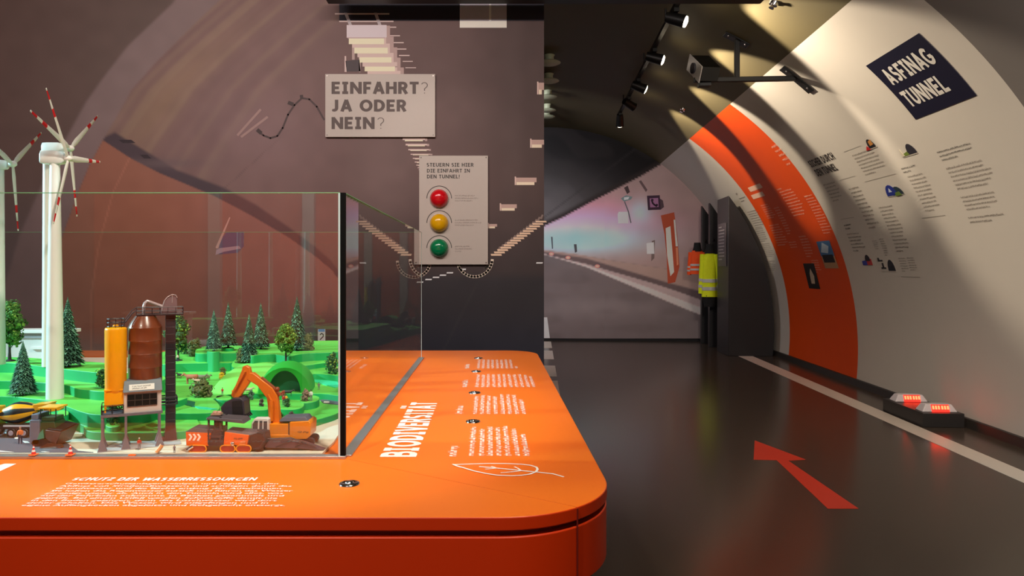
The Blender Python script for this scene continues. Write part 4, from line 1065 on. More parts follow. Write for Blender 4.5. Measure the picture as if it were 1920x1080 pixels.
def clump(m, c, r, rnd, nl=60, sz=.16):
    for _ in range(nl):
        v = Vector((rnd.gauss(0,1),rnd.gauss(0,1),rnd.gauss(0,1))); v.normalize(); p = Vector(c)+v*r*rnd.uniform(.6,1.05)
        a = v.orthogonal().normalized(); a = (Matrix.Rotation(rnd.random()*6.3, 3, v) @ a); b = v.cross(a); s = r*sz*rnd.uniform(.7,1.5)
        tl = (v*rnd.uniform(-.5,.9))
        m.add([p-a*s, p-b*s*.7+tl*s*.4, p+a*s+tl*s, p+b*s*.7+tl*s*.4, p+v*s*.5], [(0,1,4),(1,2,4),(2,3,4),(3,0,4),(0,3,2,1)], 1 if rnd.random() < .22 else 0)
def leafy(label, loc, H, Wd, mt, seed=1, trunk=.28, name='model_tree', cat='model tree', group='leafy model trees', nc=26, leaves=70):
    rnd = random.Random(seed); t = thing(name, label, cat, loc, group=group)
    if trunk:
        m = MB(); m.lathe([(.17*Wd,0),(.15*Wd,.012*H),(.05*Wd,.03*H),(.035*Wd,.15*H),(.03*Wd,.5*H),(.012*Wd,.8*H)], n=10)
        for k in range(5):
            q = k*1.3; m.tube([(0,0,H*(.2+.08*k)),(math.cos(q)*Wd*.3,math.sin(q)*Wd*.3,H*(.38+.09*k))], .012*Wd, 5)
        m.build('trunk', CONB, t)
    m = MB()
    for k in range(nc):
        f = (k+.5)/nc; z = H*(trunk+(1-trunk)*(.10+.82*f)); rad = Wd*.5*(math.sin(PI*(.16+.80*f))**.7)
        q = k*2.4; rr = rad*(rnd.uniform(.25,.72) if trunk else rnd.uniform(.1,.6)); r = Wd*(rnd.uniform(.15,.22) if trunk else rnd.uniform(.24,.32))*(1.0 if f < .8 else .8)
        c = (rr*math.cos(q), rr*math.sin(q), z); m.ball(c, r*.62, 7, 5, jit=.25); clump(m, c, r, rnd, leaves, .24)
    m.build('foliage', [mt, LEAFL if mt in (LEAF1, LEAF2) else mt], t, fix=False, smooth=False); return t
def place(fn, label, x, y, h, ytop, wpx, *a, **k):
    p = DG(x, y, h); p.x, p.y = clampxy((p.x, p.y)); pp = F/p.y
    return fn(label, p, (y-ytop)/pp, wpx/pp, *a, **k)
place(conifer, 'small grey green conifer on the left terrace in front of the towers', 43, 740, .045, 638, 52, 1, mat('conifer_grey_green', (58,104,82), .8, var=.25, scale=300))
place(conifer, 'tall dark conifer right of the wind turbine towers', 127, 688, .093, 556, 62, 2)
place(conifer, 'conifer on a small disc, left of the pair above the cow pasture', 401, 658, .0915, 580, 33, 3)
place(conifer, 'conifer on a small disc, right of the pair above the cow pasture', 428, 652, .0915, 566, 36, 4)
place(conifer, 'conifer with hidden foot in front of the middle trees behind the hill', 467, 680, .062, 588, 40, 5)
place(conifer, 'conifer standing just right behind the middle conifer', 489, 655, .0866, 567, 36, 6)
place(conifer, 'tallest conifer at right, behind the leafy tree', 557, 657, .0866, 555, 46, 7)
place(leafy, 'big leafy tree at the far left of the model landscape', 18, 677, .093, 562, 62, LEAF1, 11, .24)
place(leafy, 'leafy tree half hidden behind the brown silo', 334, 676, .056, 590, 48, LEAF2, 12, .2)
place(leafy, 'leafy tree standing on top of the tunnel hill', 536, 686, .062, 608, 50, LEAF1, 13, .36)
BG = 'bushes on the model landscape'
def bush(label, x, y, h, ytop, wpx, mt, seed, nc=9): return place(leafy, label, x, y, h, ytop, wpx, mt, seed, 0, 'model_bush', 'model bush', BG, nc, 50)
bush('olive bush on the terrace edge left of the conifer pair', 363, 668, .056, 637, 34, BUSH, 21)
bush('low olive bush beside the elevator column', 345, 664, .056, 640, 22, LEAF2, 27, 7)
bush('green bush behind the tallest conifer at right', 577, 657, .0866, 628, 28, BUSH, 22)
bush('dark green bush beside the glass corner at right', 622, 701, .048, 661, 30, LEAF2, 23)
bush('brown green bush below the grazing cow', 379, 744, .030, 715, 42, BUSH, 24)
bush('olive bush at the foot of the middle conifer', 451, 684, .056, 654, 26, BUSH, 25)
bush('dark bush between the towers and yellow silo', 190, 728, .066, 690, 28, LEAF2, 26)
bush('dark green bush seen under the yellow silo', 212, 796, .027, 745, 36, LEAF2, 28)
bush('small bush above the yellow ball bush on the hillside', 418, 702, .046, 689, 15, BUSH, 29, 6)
bush('bright yellow ball bush on the hillside', 415, 712, .042, 698, 14, mat('yellow_bush', (226,186,30), .85, var=.2, scale=300), 30, 6)
bush('pink flower bush in front of the tunnel mouth at right', 573, 752, .031, 731, 20, BUSHP, 31, 7)
bush('bush with red and pink flowers left of tunnel mouth foreground', 531, 744, .0305, 733, 12, mat('red_flower_bush', (176,70,50), .85, var=.35, scale=350), 32, 6)
bush('dark green ball bush on the block in front of the tunnel mouth', 538, 763, .030, 747, 17, LEAF2, 33, 6)
bush('purple brown ball bush above the excavator hood', 546, 787, .0140, 771, 15, mat('purple_bush', (92,66,70), .85, var=.3, scale=300), 34, 6)
bush('yellow flower bush just above the excavator hood', 543, 790, .0140, 778, 14, mat('yellow_bush', (226,186,30), .85, var=.2, scale=300), 35, 6)
bush('small dark bush behind the excavator boom foot', 526, 792, .0140, 772, 14, LEAF2, 36, 6)
bush('grey green bush seen through the excavator boom', 470, 750, .0325, 731, 15, mat('grey_green_bush', (88,116,104), .85, var=.3, scale=300), 37, 6)
bush('mauve bush left of the boom', 490, 762, .0325, 747, 13, mat('purple_bush', (92,66,70), .85, var=.3, scale=300), 38, 6)
bush('dark bush behind the excavator bucket', 461, 762, .030, 742, 14, LEAF2, 39, 6)

# ------------------------------------------------------------------ small animals and figures
def cow(label, x, y, h, L, mt, rz=0.0, blot=None):
    p = DG(x, y, h); t = thing('model_cow', label, 'model animal', p, rz, group='animals on the model pasture'); k = L/(F/p.y)
    m = MB(k=k)
    R = []
    for X, rz_, ry, zc in ((-.5,.10,.07,.62),(-.46,.17,.13,.6),(-.2,.20,.17,.56),(.1,.20,.17,.56),(.3,.17,.14,.58),(.42,.11,.09,.64),(.56,.09,.07,.72)):
        R.append([(X, ry*math.cos(2*PI*j/12), zc+rz_*math.sin(2*PI*j/12)) for j in range(12)])
    m.loft(R)
    m.loft([[(X, r*.8*math.cos(2*PI*j/10), z+r*math.sin(2*PI*j/10)) for j in range(10)] for X, r, z in ((.5,.09,.74),(.62,.10,.74),(.74,.075,.68),(.82,.055,.63))])
    for X in (-.38,.3):
        for Y_ in (-.09,.09): m.tube([(X,Y_,.5),(X+.02,Y_,.26),(X,Y_,.0)], .05, 7, rs=[.065,.038,.032])
    m.tube([(-.5,0,.7),(-.56,0,.5),(-.55,0,.3)], .012, 5)
    for sgn in (-1,1): m.tube([(.58,sgn*.07,.8),(.56,sgn*.16,.8)], .02, 5); m.tube([(.62,sgn*.05,.83),(.64,sgn*.1,.92)], .012, 5)
    m.build('body', mt, t, ang=60); return t
COWB = mat('reddish_brown_hide', (176, 104, 76), .7, var=.1, scale=200); COWG = mat('grey_hide', (122, 118, 96), .7, var=.2, scale=200); COWW = mat('pale_hide', (206, 178, 160), .7, var=.1, scale=200); COWD = mat('black_white_hide', (60, 58, 56), .7, var=.5, scale=150)
cow('reddish brown model cow grazing at the left of the pasture', 359, 720, .030, 24, COWB, PI)
cow('grey brown model cow right beside the reddish one', 376, 718, .030, 20, COWG, 0)
cow('pale model sheep in front of the two cows', 371, 722, .030, 15, COWW, PI)
cow('grey model calf at the right end of the pasture', 389, 715, .030, 14, COWG, 1.2)
cow('dark model animal at the left edge of the pasture', 336, 709, .030, 12, COWD, 2.6)
cow('white model animal behind the excavator boom', 466, 738, .030, 14, COWW, .4)
cow('black and white model animal in front of the tunnel mouth', 541, 743, .030, 15, COWD, .3)
cow('small white model animal inside the tunnel mouth', 533, 724, .030, 9, COWW, .2)
def figure(label, x, y, h, Hpx, top, legs, hat=None, rz=0.0, pose=0.0, group='tiny model people'):
    p = DG(x, y, h); p.x, p.y = clampxy((p.x, p.y)); t = thing('model_person', label, 'person', p, rz, group=group); k = Hpx/(F/p.y)/1.75
    m = MB(k=k); w8 = lambda rx, ry, z, cx=0, cy=0: [(cx+rx*math.cos(2*PI*j/10), cy+ry*math.sin(2*PI*j/10), z) for j in range(10)]
    for sgn in (-1,1): m.tube([(sgn*.10,0,.86),(sgn*.12,.04*sgn*pose,.46),(sgn*.13,.12*sgn*pose,.06)], .07, 8, rs=[.10,.075,.05]); m.ball((sgn*.13,.12*sgn*pose-.05,.04),(.05,.11,.04),8,5)
    m.loft([w8(.16,.11,.80),w8(.17,.12,.95),w8(.16,.11,1.08)]); m.build('trousers', legs, t, ang=70)
    m = MB(k=k); m.loft([w8(.17,.12,.98),w8(.18,.125,1.12),w8(.21,.13,1.34),w8(.19,.11,1.43),w8(.07,.06,1.48)])
    for sgn in (-1,1): m.tube([(sgn*.20,0,1.38),(sgn*.27,-.03,1.12),(sgn*.22,-.2-.1*pose,.96)], .05, 7, rs=[.07,.055,.045])
    m.build('jacket', top, t, ang=70)
    m = MB(k=k); m.cyl((0,0,1.45),(0,0,1.54),.05,n=8); m.ball((0,0,1.63),(.095,.11,.13),10,8); m.ball((0,-.11,1.62),.02,6,4)
    for sgn in (-1,1): m.ball((sgn*.22,-.24-.1*pose,.94),.045,6,5)
    m.build('head', mat('model_skin', (206,150,120), .6), t, ang=70)
    m = MB(k=k); m.loft([w8(.105,.12,1.66),w8(.11,.125,1.70),w8(.09,.10,1.77),w8(.03,.03,1.79)]); m.build('helmet' if hat else 'hair', hat or CONB, t, ang=70)
    return t
RED = mat('red_model_paint', (196,44,36), .5); ORV = mat('orange_model_vest', (236,120,60), .6); NAV = mat('dark_blue_model_paint', (40,44,70), .6); GRY = mat('grey_model_paint', (120,112,122), .5); WHT = mat('white_model_paint', (226,224,220), .45); YELM = mat('yellow_model_paint', (246,180,20), .35, coat=.2)
figure('tiny worker in orange vest standing on the model road', 38, 832, .0012, 31, ORV, NAV, COWB, .3)
figure('tiny worker in red jacket and white helmet under the silo', 261, 843, .0, 22, RED, GRY, WHT, .6, .8)
figure('tiny dark clothed worker beside the milling machine', 322, 852, .0, 15, GRY, NAV, mat('black_model_paint', (30,28,32), .5), 0)
figure('tiny red dressed figure standing beside the hill', 417, 741, .030, 14, RED, GRY, None, 0)
figure('tiny black and white figure on the top left terrace', 150, 687, .093, 13, WHT, mat('black_model_paint', (30,28,32), .5), None, 0)
figure('tiny red figure on the block below the tunnel mouth', 532, 760, .030, 20, RED, NAV, None, .4)
figure('tiny yellow figure between the flower bushes', 537, 757, .030, 17, YELM, GRY, None, -.4)
figure('tiny pale figure standing right of the pink bush', 583, 752, .031, 21, WHT, GRY, None, .2)
figure('tiny grey figure on the meadow right of the tunnel hill', 598, 731, .030, 14, GRY, GRY, None, 0)
figure('tiny pink dressed figure on the terrace beside the elevator', 333, 678, .056, 14, COWW, NAV, None, 0)
# cones
def cone(label, x, y, hp):
    p = DG(x, y, .0012); t = thing('traffic_cone', label, 'traffic cone', p, group='traffic cones on the model road'); k = hp/(F/p.y)
    m = MB(k=k); m.box((-.34,-.34,0),(.34,.34,.1)); m.build('base', ORV, t)
    m = MB(k=k); z = [.1,.35,.55,.75,.9,1.0]; 
    m.lathe([(.25-.21*a, a) for a in z], n=16, mis=lambda i, j: 1 if i in (1,3) else 0); m.build('cone', [RED, WHT], t)
cone('traffic cone standing nearer the paver, left of the two', 63, 853, 18); cone('traffic cone at the right edge of the model road', 132, 853, 19)
# pipe and debris by the silo
p = DG(298, 851); t = thing('model_pipe', 'short orange tan pipe leaning by the silo foot', 'pipe', p); k = 1/(F/p.y)
m = MB(k=k); m.tube([(-5,0,3),(0,2,9),(4,4,16)], 4, 12); m.build('pipe', mat('tan_model_paint', (226,164,110), .5), t); m = MB(k=k); m.tube([(3.4,3.6,15),(4.2,4.1,16.6)], 3.2, 12); m.build('opening', GRY, t)
p = DG(246, 855); t = thing('model_beam', 'flat red beam lying at the front edge of the model ground', 'beam', p); m = MB(k=1/(F/p.y)); m.box((-6,0,0),(7,5,2)); m.box((-4,1,2),(5,4,2.8)); m.build('beam', ORV, t)
# white model hall behind the left trees
p = Vector((-1.35, 2.25, ZD)); t = thing('model_hall', 'white model building with flat roof behind the left trees', 'model building', p); k = 1/(F/2.25)
HALL = mat('white_model_plaster', (212,208,202), .6)
def hx(x): return (x-CX)+CX*0
m = MB(k=k, org=Vector((0,0,0))); bx = 920+p.x*F/2.25; m.box((-40-bx,0,0),(124-bx,30,66)); m.build('walls', HALL, t, smooth=False)
m = MB(k=k); m.box((-46-bx,-6,80),(132-bx,34,86)); m.box((-40-bx,2,66),(127-bx,30,70)); m.build('roof', mat('white_model_roof', (226,222,214), .5), t, bevel=.0008)
m = MB(k=k); m.box((-40-bx,-.6,70),(126-bx,29,80)); m.build('window_band', mat('grey_model_window', (150,148,152), .3), t, smooth=False)
m = MB(k=k); m.box((60-bx,-5,50),(92-bx,0,54)); m.build('ledge', HALL, t, smooth=False)
# ================================================================== wind turbines
TUR = mat('white_turbine_plastic', (226, 224, 218), .4, var=.02); TRED = mat('red_blade_band', (206, 26, 34), .4)
def turbine(label, x, y, h, ytop, hub, rpx, fs, angs, wb, wt, nac):
    p = DG(x, y, h); p.x, p.y = (max(p.x, GXL+.02), p.y); pp = F/p.y; k = 1/pp
    t = thing('wind_turbine', label, 'model wind turbine', p, group='model wind turbines'); H = y-ytop
    m = MB(k=k); m.lathe([(wb*.5,0),(wb*.46,H*.3),(wt*.5,H)], n=28); m.build('tower', TUR, t, ang=60)
    hx_, hz = hub[0]-x, y-hub[1]; n0, n1, nz0, nz1 = nac[0]-x, nac[1]-x, y-nac[3], y-nac[2]
    vq = -(x-CX)/F; al = math.acos(fs/math.hypot(1, vq))+math.atan(vq)      # rotor plane turned so that it shows fs of its width
    ev = Vector((math.cos(al), math.sin(al), 0)); nv = Vector((ev.y, -ev.x, 0)); rr_ = nv.y/nv.x; kx = 1/(1+vq*rr_)
    hx_ *= kx; n0 *= kx; n1 *= kx
    m = MB(k=k); c = Vector((hx_, 0, hz)); hw = (nz1-nz0)*.5; zc = (nz0+nz1)/2; R = []
    for f, sx, sz in ((0,.55,.7),(.06,.9,.95),(.25,1,1),(.7,1,1),(.92,.85,.9),(1.0,.6,.62)):
        q = Vector((n0+(n1-n0)*f, -nv.y*0, zc)); X = q.x; Yc = (X-0)*(nv.y/nv.x)
        R.append([(X, Yc+hw*.8*sx*a, zc+hw*sz*b) for a, b in ((-1,-.8),(-.8,-1),(.8,-1),(1,-.8),(1,.55),(.7,1),(-.7,1),(-1,.55))])
    m.loft(R); m.build('nacelle', TUR, t, bevel=.0008, ang=50)
    hc = Vector((hx_, hx_*(nv.y/nv.x), hz))
    m = MB(k=k); m.tube([hc-nv*5, hc-nv*2, hc+nv*4, hc+nv*8, hc+nv*9.5], 6, 16, rs=[4.5,6,6,3.5,.5]); rot = m.build('rotor_hub', TUR, t, ang=60)
    for a in angs:
        d = ev*math.cos(R_(a))+Vector((0,0,1))*math.sin(R_(a)); s = nv.cross(d)
        m = MB(k=k); R = []; fl = (.03,.10,.2,.3,.45,.60,.61,.725,.726,.85,.851,.97,1.0)
        for f in fl:
            wd = (3.0 if f < .05 else (7.6-5.4*f))*(1 if f > .12 or f < .05 else .75); th = 2.2*(1-f)+.7
            q = hc+nv*2+d*rpx*f; R.append([q+s*wd*.9*b+nv*th*a_ for a_, b in ((0,-1),(.8,-.3),(.6,.5),(0,1.1),(-.6,.5),(-.8,-.3))])
        m.loft(R); m.mi = 0
        for i, f in enumerate(fl[:-1]):
            if (.60 < f < .72) or (.84 < f < .965):
                for j in range(6): m.m[i*6+j] = 1
        m.build('blade', [TUR, TRED], t, ang=50)
    return t
turbine('nearest white wind turbine with thick tower on the green terrace', 103, 747, .045, 306, (126,297), 138, .5, (6,126,246), 30, 17, (77,122,283,308))
turbine('wind turbine just behind the nearest one, its nacelle peeking above', 88, 687, .093, 288, (130,278), 128, .6, (40,160,280), 17, 13, (80,124,268,290))
turbine('wind turbine cut by the left edge of the picture', -1, 683, .093, 316, (22,307), 126, .6, (38,158,278), 20, 15, (-28,15,300,318))

# ================================================================== silo plant
PUR = mat('grey_purple_plastic', (112, 104, 114), .45); DKP = mat('dark_elevator_plastic', (44, 38, 46), .4); SILY = mat('yellow_silo_plastic', (250, 168, 4), .35, var=.02); SILB = mat('brown_silo_plastic', (116, 58, 34), .28, var=.03, coat=.2)
CABW = mat('off_white_plastic', (206, 196, 192), .5); ROOFG = mat('blue_grey_roof', (108, 116, 126), .5); DKW = mat('dark_window_glass', (30, 24, 24), .15); RUST = mat('red_brown_plastic', (84, 36, 34), .5)
p = DG(250, 841); t = thing('silo_plant', 'model silo plant with yellow and brown silos on grey legs', 'scale model building', p, .477); t.scale = (.89, .89, 1); k = 1/(F/p.y)
m = MB(k=k); m.lathe([(8,82),(9,90),(19,108),(20.5,112),(21,222),(20.5,225),(19,226.5),(6,228.5),(5,232),(0,232.5)], (-33,22,0), 32); ys = m.build('yellow_silo', SILY, t, ang=40)
m = MB(k=k); m.box((-54,3,110),(-12,41,112.5)); m.box((-51,5,82),(-15,39,110)); 
for x in (-52,-14):
    for y in (5,39): m.box((x-1.6,y-1.6,70),(x+1.6,y+1.6,112))
m.build('frame', SILY, ys)
def railing(x0, x1, y0, y1, z0, z1, nm, r=.75, par=None, open_=()):
    m = MB(k=k); c = [(x0,y0),(x1,y0),(x1,y1),(x0,y1)]
    for z in (z1, (z0+z1)/2, z0+.5): m.tube([(x,y,z) for x,y in c], r, 6, closed=True)
    for i in range(4):
        a, b = Vector(c[i]), Vector(c[(i+1)%4]); nn = max(1, int((b-a).length/14))
        for j in range(nn): q = a.lerp(b, j/nn); m.cyl((q.x,q.y,z0),(q.x,q.y,z1), r, n=6)
    return m.build(nm, DKP, par or t)
m = MB(k=k)
for z in (229,236,243): m.tube([(-33+16*math.cos(q*PI/10), 22+14*math.sin(q*PI/10), z) for q in range(20)], .8, 6, closed=True)
for q in range(8): m.cyl((-33+16*math.cos(q*PI/4), 22+14*math.sin(q*PI/4), 227),(-33+16*math.cos(q*PI/4), 22+14*math.sin(q*PI/4), 243), .8, n=6)
m.build('railing', DKP, ys)
prof = [(30,112),(33.5,116)]
for z in (148,174,199): prof += [(33.5,z-.8),(34,z),(33.5,z+.8)]
prof += [(33.5,222),(34.2,224),(33.2,226),(30,233),(22,243),(20,246),(0,246.5)]
m = MB(k=k); m.lathe(prof, (23,42,0), 40); m.build('brown_silo', SILB, t, ang=40)
m = MB(k=k); m.box((6,28,246.5),(98,58,248.5)); m.build('walkway', DKP, t)
railing(6,98,28,58,248.5,262,'walkway_railing')
m = MB(k=k)
for y in (26,36): m.tube([(-18,y-6,232),(-2,y,252),(8,y+2,259)], .9, 6); m.tube([(-18,y-6,238),(-2,y,258),(8,y+2,264)], .7, 6)
for i in range(8): f = i/7; m.cyl((-18+18*f,20,232+20*f),(-18+18*f,32,232+20*f), .7, n=6)
m.build('stairs', DKP, t)
m = MB(k=k); m.tube([(20,40,246),(20,40,262),(22,41,270),(27,42,274),(33,43,272),(56,46,263),(66,48,262)], 3.2, 10); m.build('feed_pipe', mat('pale_mauve_plastic', (168,150,152), .3), t)
m = MB(k=k); hp = [(54,250),(56,262),(60,274),(66,281),(76,286),(82,285),(86,280),(86,250)]; m.yprism(hp, 34, 54); m.build('elevator_head', mat('mauve_hood_plastic', (122,98,102), .3), t, bevel=.0006)
m = MB(k=k); m.tube([(55,33.5,254),(57,33.5,264),(61,33.5,275),(67,33.5,282),(76,33.5,286.5),(83,33.5,285),(86,33.5,280)], 1.1, 6); m.cyl((76,33.4,286),(76,33.4,270),.8,n=6); m.build('hood_edge', mat('pale_mauve_plastic', (168,150,152), .3), t)
m = MB(k=k); m.box((63,36,24),(83,54,252)); 
for z in range(40,250,14): m.box((62.3,35.3,z),(83.7,54.7,z+1))
m.build('elevator_column', DKP, t, bevel=.0005)
m = MB(k=k); m.hexa([(60,33,0),(86,33,0),(86,57,0),(60,57,0)],[(63,36,30),(83,36,30),(83,54,30),(63,54,30)]); m.box((50,30,0),(60,50,8)); m.build('elevator_foot', RUST, t)
railing(52,86,32,58,72,86,'column_bracket',1.4)
# control cabin
m = MB(k=k); m.box((-18,2,66),(54,40,108)); cab_ = m.build('control_cabin', CABW, t, bevel=.0008)
m = MB(k=k); m.hexa([(-19.5,-3,106),(55.5,-3,106),(55.5,41,106),(-19.5,41,106)],[(-17,9,126),(54,9,126),(54,36,127),(-17,36,127)]); m.build('roof', ROOFG, cab_, bevel=.0006)
m = MB(k=k); m.box((-11,1.2,79),(45,2.4,101)); wn = m.build('window', DKW, cab_, smooth=False)
m = MB(k=k)
for i in range(5): x = -11+14*i; m.box((x-.6,.4,79),(x+.6,1.3,101))
for z in (79,90,101): m.box((-11.6,.4,z-.6),(45.6,1.3,z+.6))
m.build('window_bars', mat('brown_bars', (70,56,52), .5), cab_, smooth=False)
m = MB(k=k); tl = Vector((0,12,20)).normalized(); A_ = Vector((-8,-1.4,109)); U_ = Vector((1,0,0)); V_ = tl
sg = lambda x, y, o=0: A_+U_*x+V_*y+Vector((0,-.86,.51))*o
m.hexa([sg(0,0,-.2),sg(48,0,-.2),sg(48,12,-.2),sg(0,12,-.2)],[sg(0,0,.5),sg(48,0,.5),sg(48,12,.5),sg(0,12,.5)]); m.build('roof_sign', WHT, cab_, smooth=False)
m = MB(k=k); rs_ = random.Random(2)
for yy, l in ((6.8,36),(2.2,28)): put(m, greek2d(l, 2.2, rs_), lambda x, y: sg(6+x, yy+y, .7))
m.build('sign_text', DTXT, cab_, fix=False, smooth=False)
m = MB(k=k); m.box((-60,-2,62),(56,46,67)); m.build('platform', PUR, t, bevel=.0005)
railing(-59,-19,0,42,67,84,'platform_railing',.8)
for x, y in ((-57,1),(-57,43),(-14,1),(-14,43),(50,1),(50,43)):
    m = MB(k=k); m.box((x-2.4,y-2.4,0),(x+2.4,y+2.4,62)); m.hexa([(x-9,y-6,0),(x+9,y-6,0),(x+9,y+6,0),(x-9,y+6,0)],[(x-2.4,y-2.4,20),(x+2.4,y-2.4,20),(x+2.4,y+2.4,20),(x-2.4,y+2.4,20)]); m.build('leg', PUR, t)
m = MB(k=k); m.box((-64,-8,0),(92,50,.9)); m.build('foundation', mat('grey_concrete_pad', (168,164,164), .7), t, smooth=False)

# ================================================================== excavator
EXO = mat('orange_yellow_excavator', (240, 140, 14), .35, var=.03, coat=.2); EXB = mat('orange_boom_paint', (226, 120, 24), .35, var=.03, coat=.2); DRK = mat('dark_steel', (50, 44, 52), .45); HOOD = mat('grey_hood', (104, 104, 120), .45)
p = DG(540, 838); t = thing('model_excavator', 'orange model excavator with raised boom and dark bucket', 'model excavator', p-Vector((.006,0,0))); k = 1/(F/p.y)
def trackshape(L, h, x0): return [(x0+h/2-h/2*math.sin(PI*i/6)*1.0, h/2-h/2*math.cos(PI*i/6)) for i in range(7)]+[(x0+L-h/2+h/2*math.sin(PI*i/6), h/2+h/2*math.cos(PI*i/6)) for i in range(7)]
for y0 in (2, 34):
    m = MB(k=k); m.yprism(trackshape(94, 15, -40), y0, y0+11); tr_ = m.build('track', DRK, t)
    m = MB(k=k)
    for i in range(7): m.cyl((-32+i*13,y0-.6,7),(-32+i*13,y0+11.6,7), 4, n=12)
    m.build('roller', mat('black_model_paint', (30,28,32), .5), tr_)
m = MB(k=k); m.box((-22,12,8),(34,36,14)); m.cyl((4,24,12),(4,24,18),14,n=20); m.build('undercarriage', DRK, t)
m = MB(k=k); m.hexa([(-40,4,18),(6,4,18),(6,44,18),(-40,44,18)],[(-38,4,42),(6,4,42),(6,44,42),(-38,44,42)]); m.box((-30,2.6,16),(8,5,22)); m.build('body', EXO, t, bevel=.0008)
m = MB(k=k); cwp = [(8,14),(40,14),(47,20),(48,44),(44,48),(8,46)]; m.yprism(cwp, 1, 47); m.build('counterweight', EXO, t, bevel=.0012)
m = MB(k=k); m.box((5.5,3,20),(8.5,45,44)); m.build('joint_gap', DRK, t)
m = MB(k=k); m.hexa([(-14,6,46),(42,6,47),(42,42,47),(-14,42,46)],[(-8,8,53),(36,8,55),(36,40,55),(-8,40,53)]); m.build('engine_hood', HOOD, t, bevel=.0008)
m = MB(k=k); rs_ = random.Random(4); put(m, greek2d(20,3,rs_), lambda x, z: (24+x,.8,26+z)); m.build('printed_text', DTXT, t, fix=False, smooth=False)
m = MB(k=k); cp = [(-62,24),(-30,24),(-30,52),(-34,54),(-56,54),(-61,46)]; m.yprism(cp, -4, 14); cb = m.build('cab', WHT, t, bevel=.001)
m = MB(k=k)
for q in ([(-59,28),(-50,27),(-49,50),(-55,50),(-59,44)],[(-47,29),(-41,29),(-41,50),(-46,50)],[(-38.5,32),(-32,32),(-32,49),(-38.5,49)]): m.yprism(q, -4.6, -3.6)
m.yprism([(-62.5,30),(-61.5,30),(-60.8,46),(-61.6,46)], -2, 12)
m.build('window', mat('tinted_window', (70,78,84), .1), cb, smooth=False)
bo = [(-36,42),(-38,74),(-40,88),(-58,112),(-78,124),(-74,136),(-66,136),(-30,108),(-20,92),(-14,40)]
m = MB(k=k); m.yprism(bo, 17, 30); bm_ = m.build('boom', EXB, t, bevel=.0014)
for y in (12, 32):
    m = MB(k=k); m.cyl((-30,y+1.5,46),(-30,y+1.5,84),4.2,n=14); m.cyl((-30,y+1.5,84),(-36,y+1.5,96),2.4,n=12); m.build('boom_cylinder', EXB, bm_)
m = MB(k=k); m.tube([(-52,24,126),(-28,24,106),(-16,24,92)], 3.4, 10); m.ball((-22,24,104),5,10,8); m.build('hydraulic_cylinder', mat('brown_red_hydraulics', (140,66,30), .4), bm_)
st_ = [(-88,140),(-86,148),(-80,150),(-73,146),(-69,128),(-74,116),(-90,92),(-97,86),(-106,90),(-108,96),(-103,104)]
m = MB(k=k); m.yprism(st_, 18, 29); sk_ = m.build('stick', EXB, t, bevel=.0012)
m = MB(k=k); m.cyl((-80,14.5,140),(-100,14.5,104),2.6,n=10); m.cyl((-80,32.5,140),(-100,32.5,104),2.6,n=10); m.ball((-79,24,140),6.4,10,8); m.build('stick_cylinder', EXB, sk_)
m = MB(k=k); bo2 = [(-100,90),(-86,90),(-80,84),(-78,58),(-82,56),(-96,52),(-112,54),(-122,64),(-124,72),(-116,82)]
m.yprism(bo2, 8, 40); bk = m.build('bucket', mat('dark_purple_steel', (62,56,68), .4), t, bevel=.001)
m = MB(k=k); m.yprism([(-102,84),(-84,86),(-81,60),(-101,60)], 7.2, 8.4); m.build('bucket_hollow_shade', mat('black_model_paint', (30,28,32), .5), bk, smooth=False)  # black plate on the solid bucket, paints the shade of its hollow
m = MB(k=k)
for i in range(4): x = 10+8*i; m.hexa([(-84,x,60),(-84,x+4,60),(-80,x+4,62),(-80,x,62)],[(-74,x+1,52),(-74,x+3,52),(-73,x+3,53),(-73,x+1,53)])
m.build('teeth', DRK, bk)
m = MB(k=k); m.tube([(-104,24,92),(-106,24,100),(-98,24,100)], 3.4, 8); m.build('linkage', EXB, sk_)

# ================================================================== milling machine
MIL = mat('orange_milling_machine', (238, 104, 20), .4, var=.03); ROF = mat('grey_brown_canopy', (92,82,88), .5); MRED = mat('red_track_plastic', (176,50,36), .5); MORG = mat('orange_track_rim', (240,150,30), .5)
p = DG(440, 850); p.y += .006; t = thing('milling_machine', 'orange road milling machine with white chevrons at the front glass', 'model vehicle', p); k = 1/(F/p.y)
m = MB(k=k); m.hexa([(-94,2,12),(-52,2,12),(-52,36,12),(-94,36,12)],[(-95,2,38),(-48,2,36),(-48,36,36),(-95,36,38)]); rb_ = m.build('rear_body', MIL, t, bevel=.0008)
m = MB(k=k)
for i in range(3):
    x = -90+i*8; m.add([(x,1.4,34),(x+4,1.4,35),(x+8,1.4,29),(x+4,1.4,22),(x,1.4,22),(x+4,1.4,29)],[(0,1,2,5),(5,2,3,4)])
m.build('chevrons', WTXT, rb_, fix=False, smooth=False)
m = MB(k=k); m.hexa([(-96,2,38),(-46,2,36),(-46,36,36),(-96,36,38)],[(-84,4,45),(-44,4,43),(-44,34,43),(-84,34,45)]); m.build('rear_hood', ROF, t, bevel=.0006)
m = MB(k=k)
for x in (-52,-30):
    for y in (3,33): m.box((x-1.5,y-1.5,14),(x+1.5,y+1.5,66))
m.box((-52,2,12),(-24,36,24)); m.box((-50,6,24),(-28,32,44))
for z in (30,40): m.box((-54,.6,z),(-24,2,z+1.6))
m.build('operator_stand', DRK, t)
m = MB(k=k); m.box((-44,14,36),(-34,26,58)); m.build('driver_seat', ROF, t, bevel=.0006)
m = MB(k=k); m.hexa([(-56,-1,62),(16,-1,54),(16,39,54),(-56,39,62)],[(-54,0,66),(10,0,61),(10,38,61),(-54,38,66)]); m.build('canopy', ROF, t, bevel=.0008)
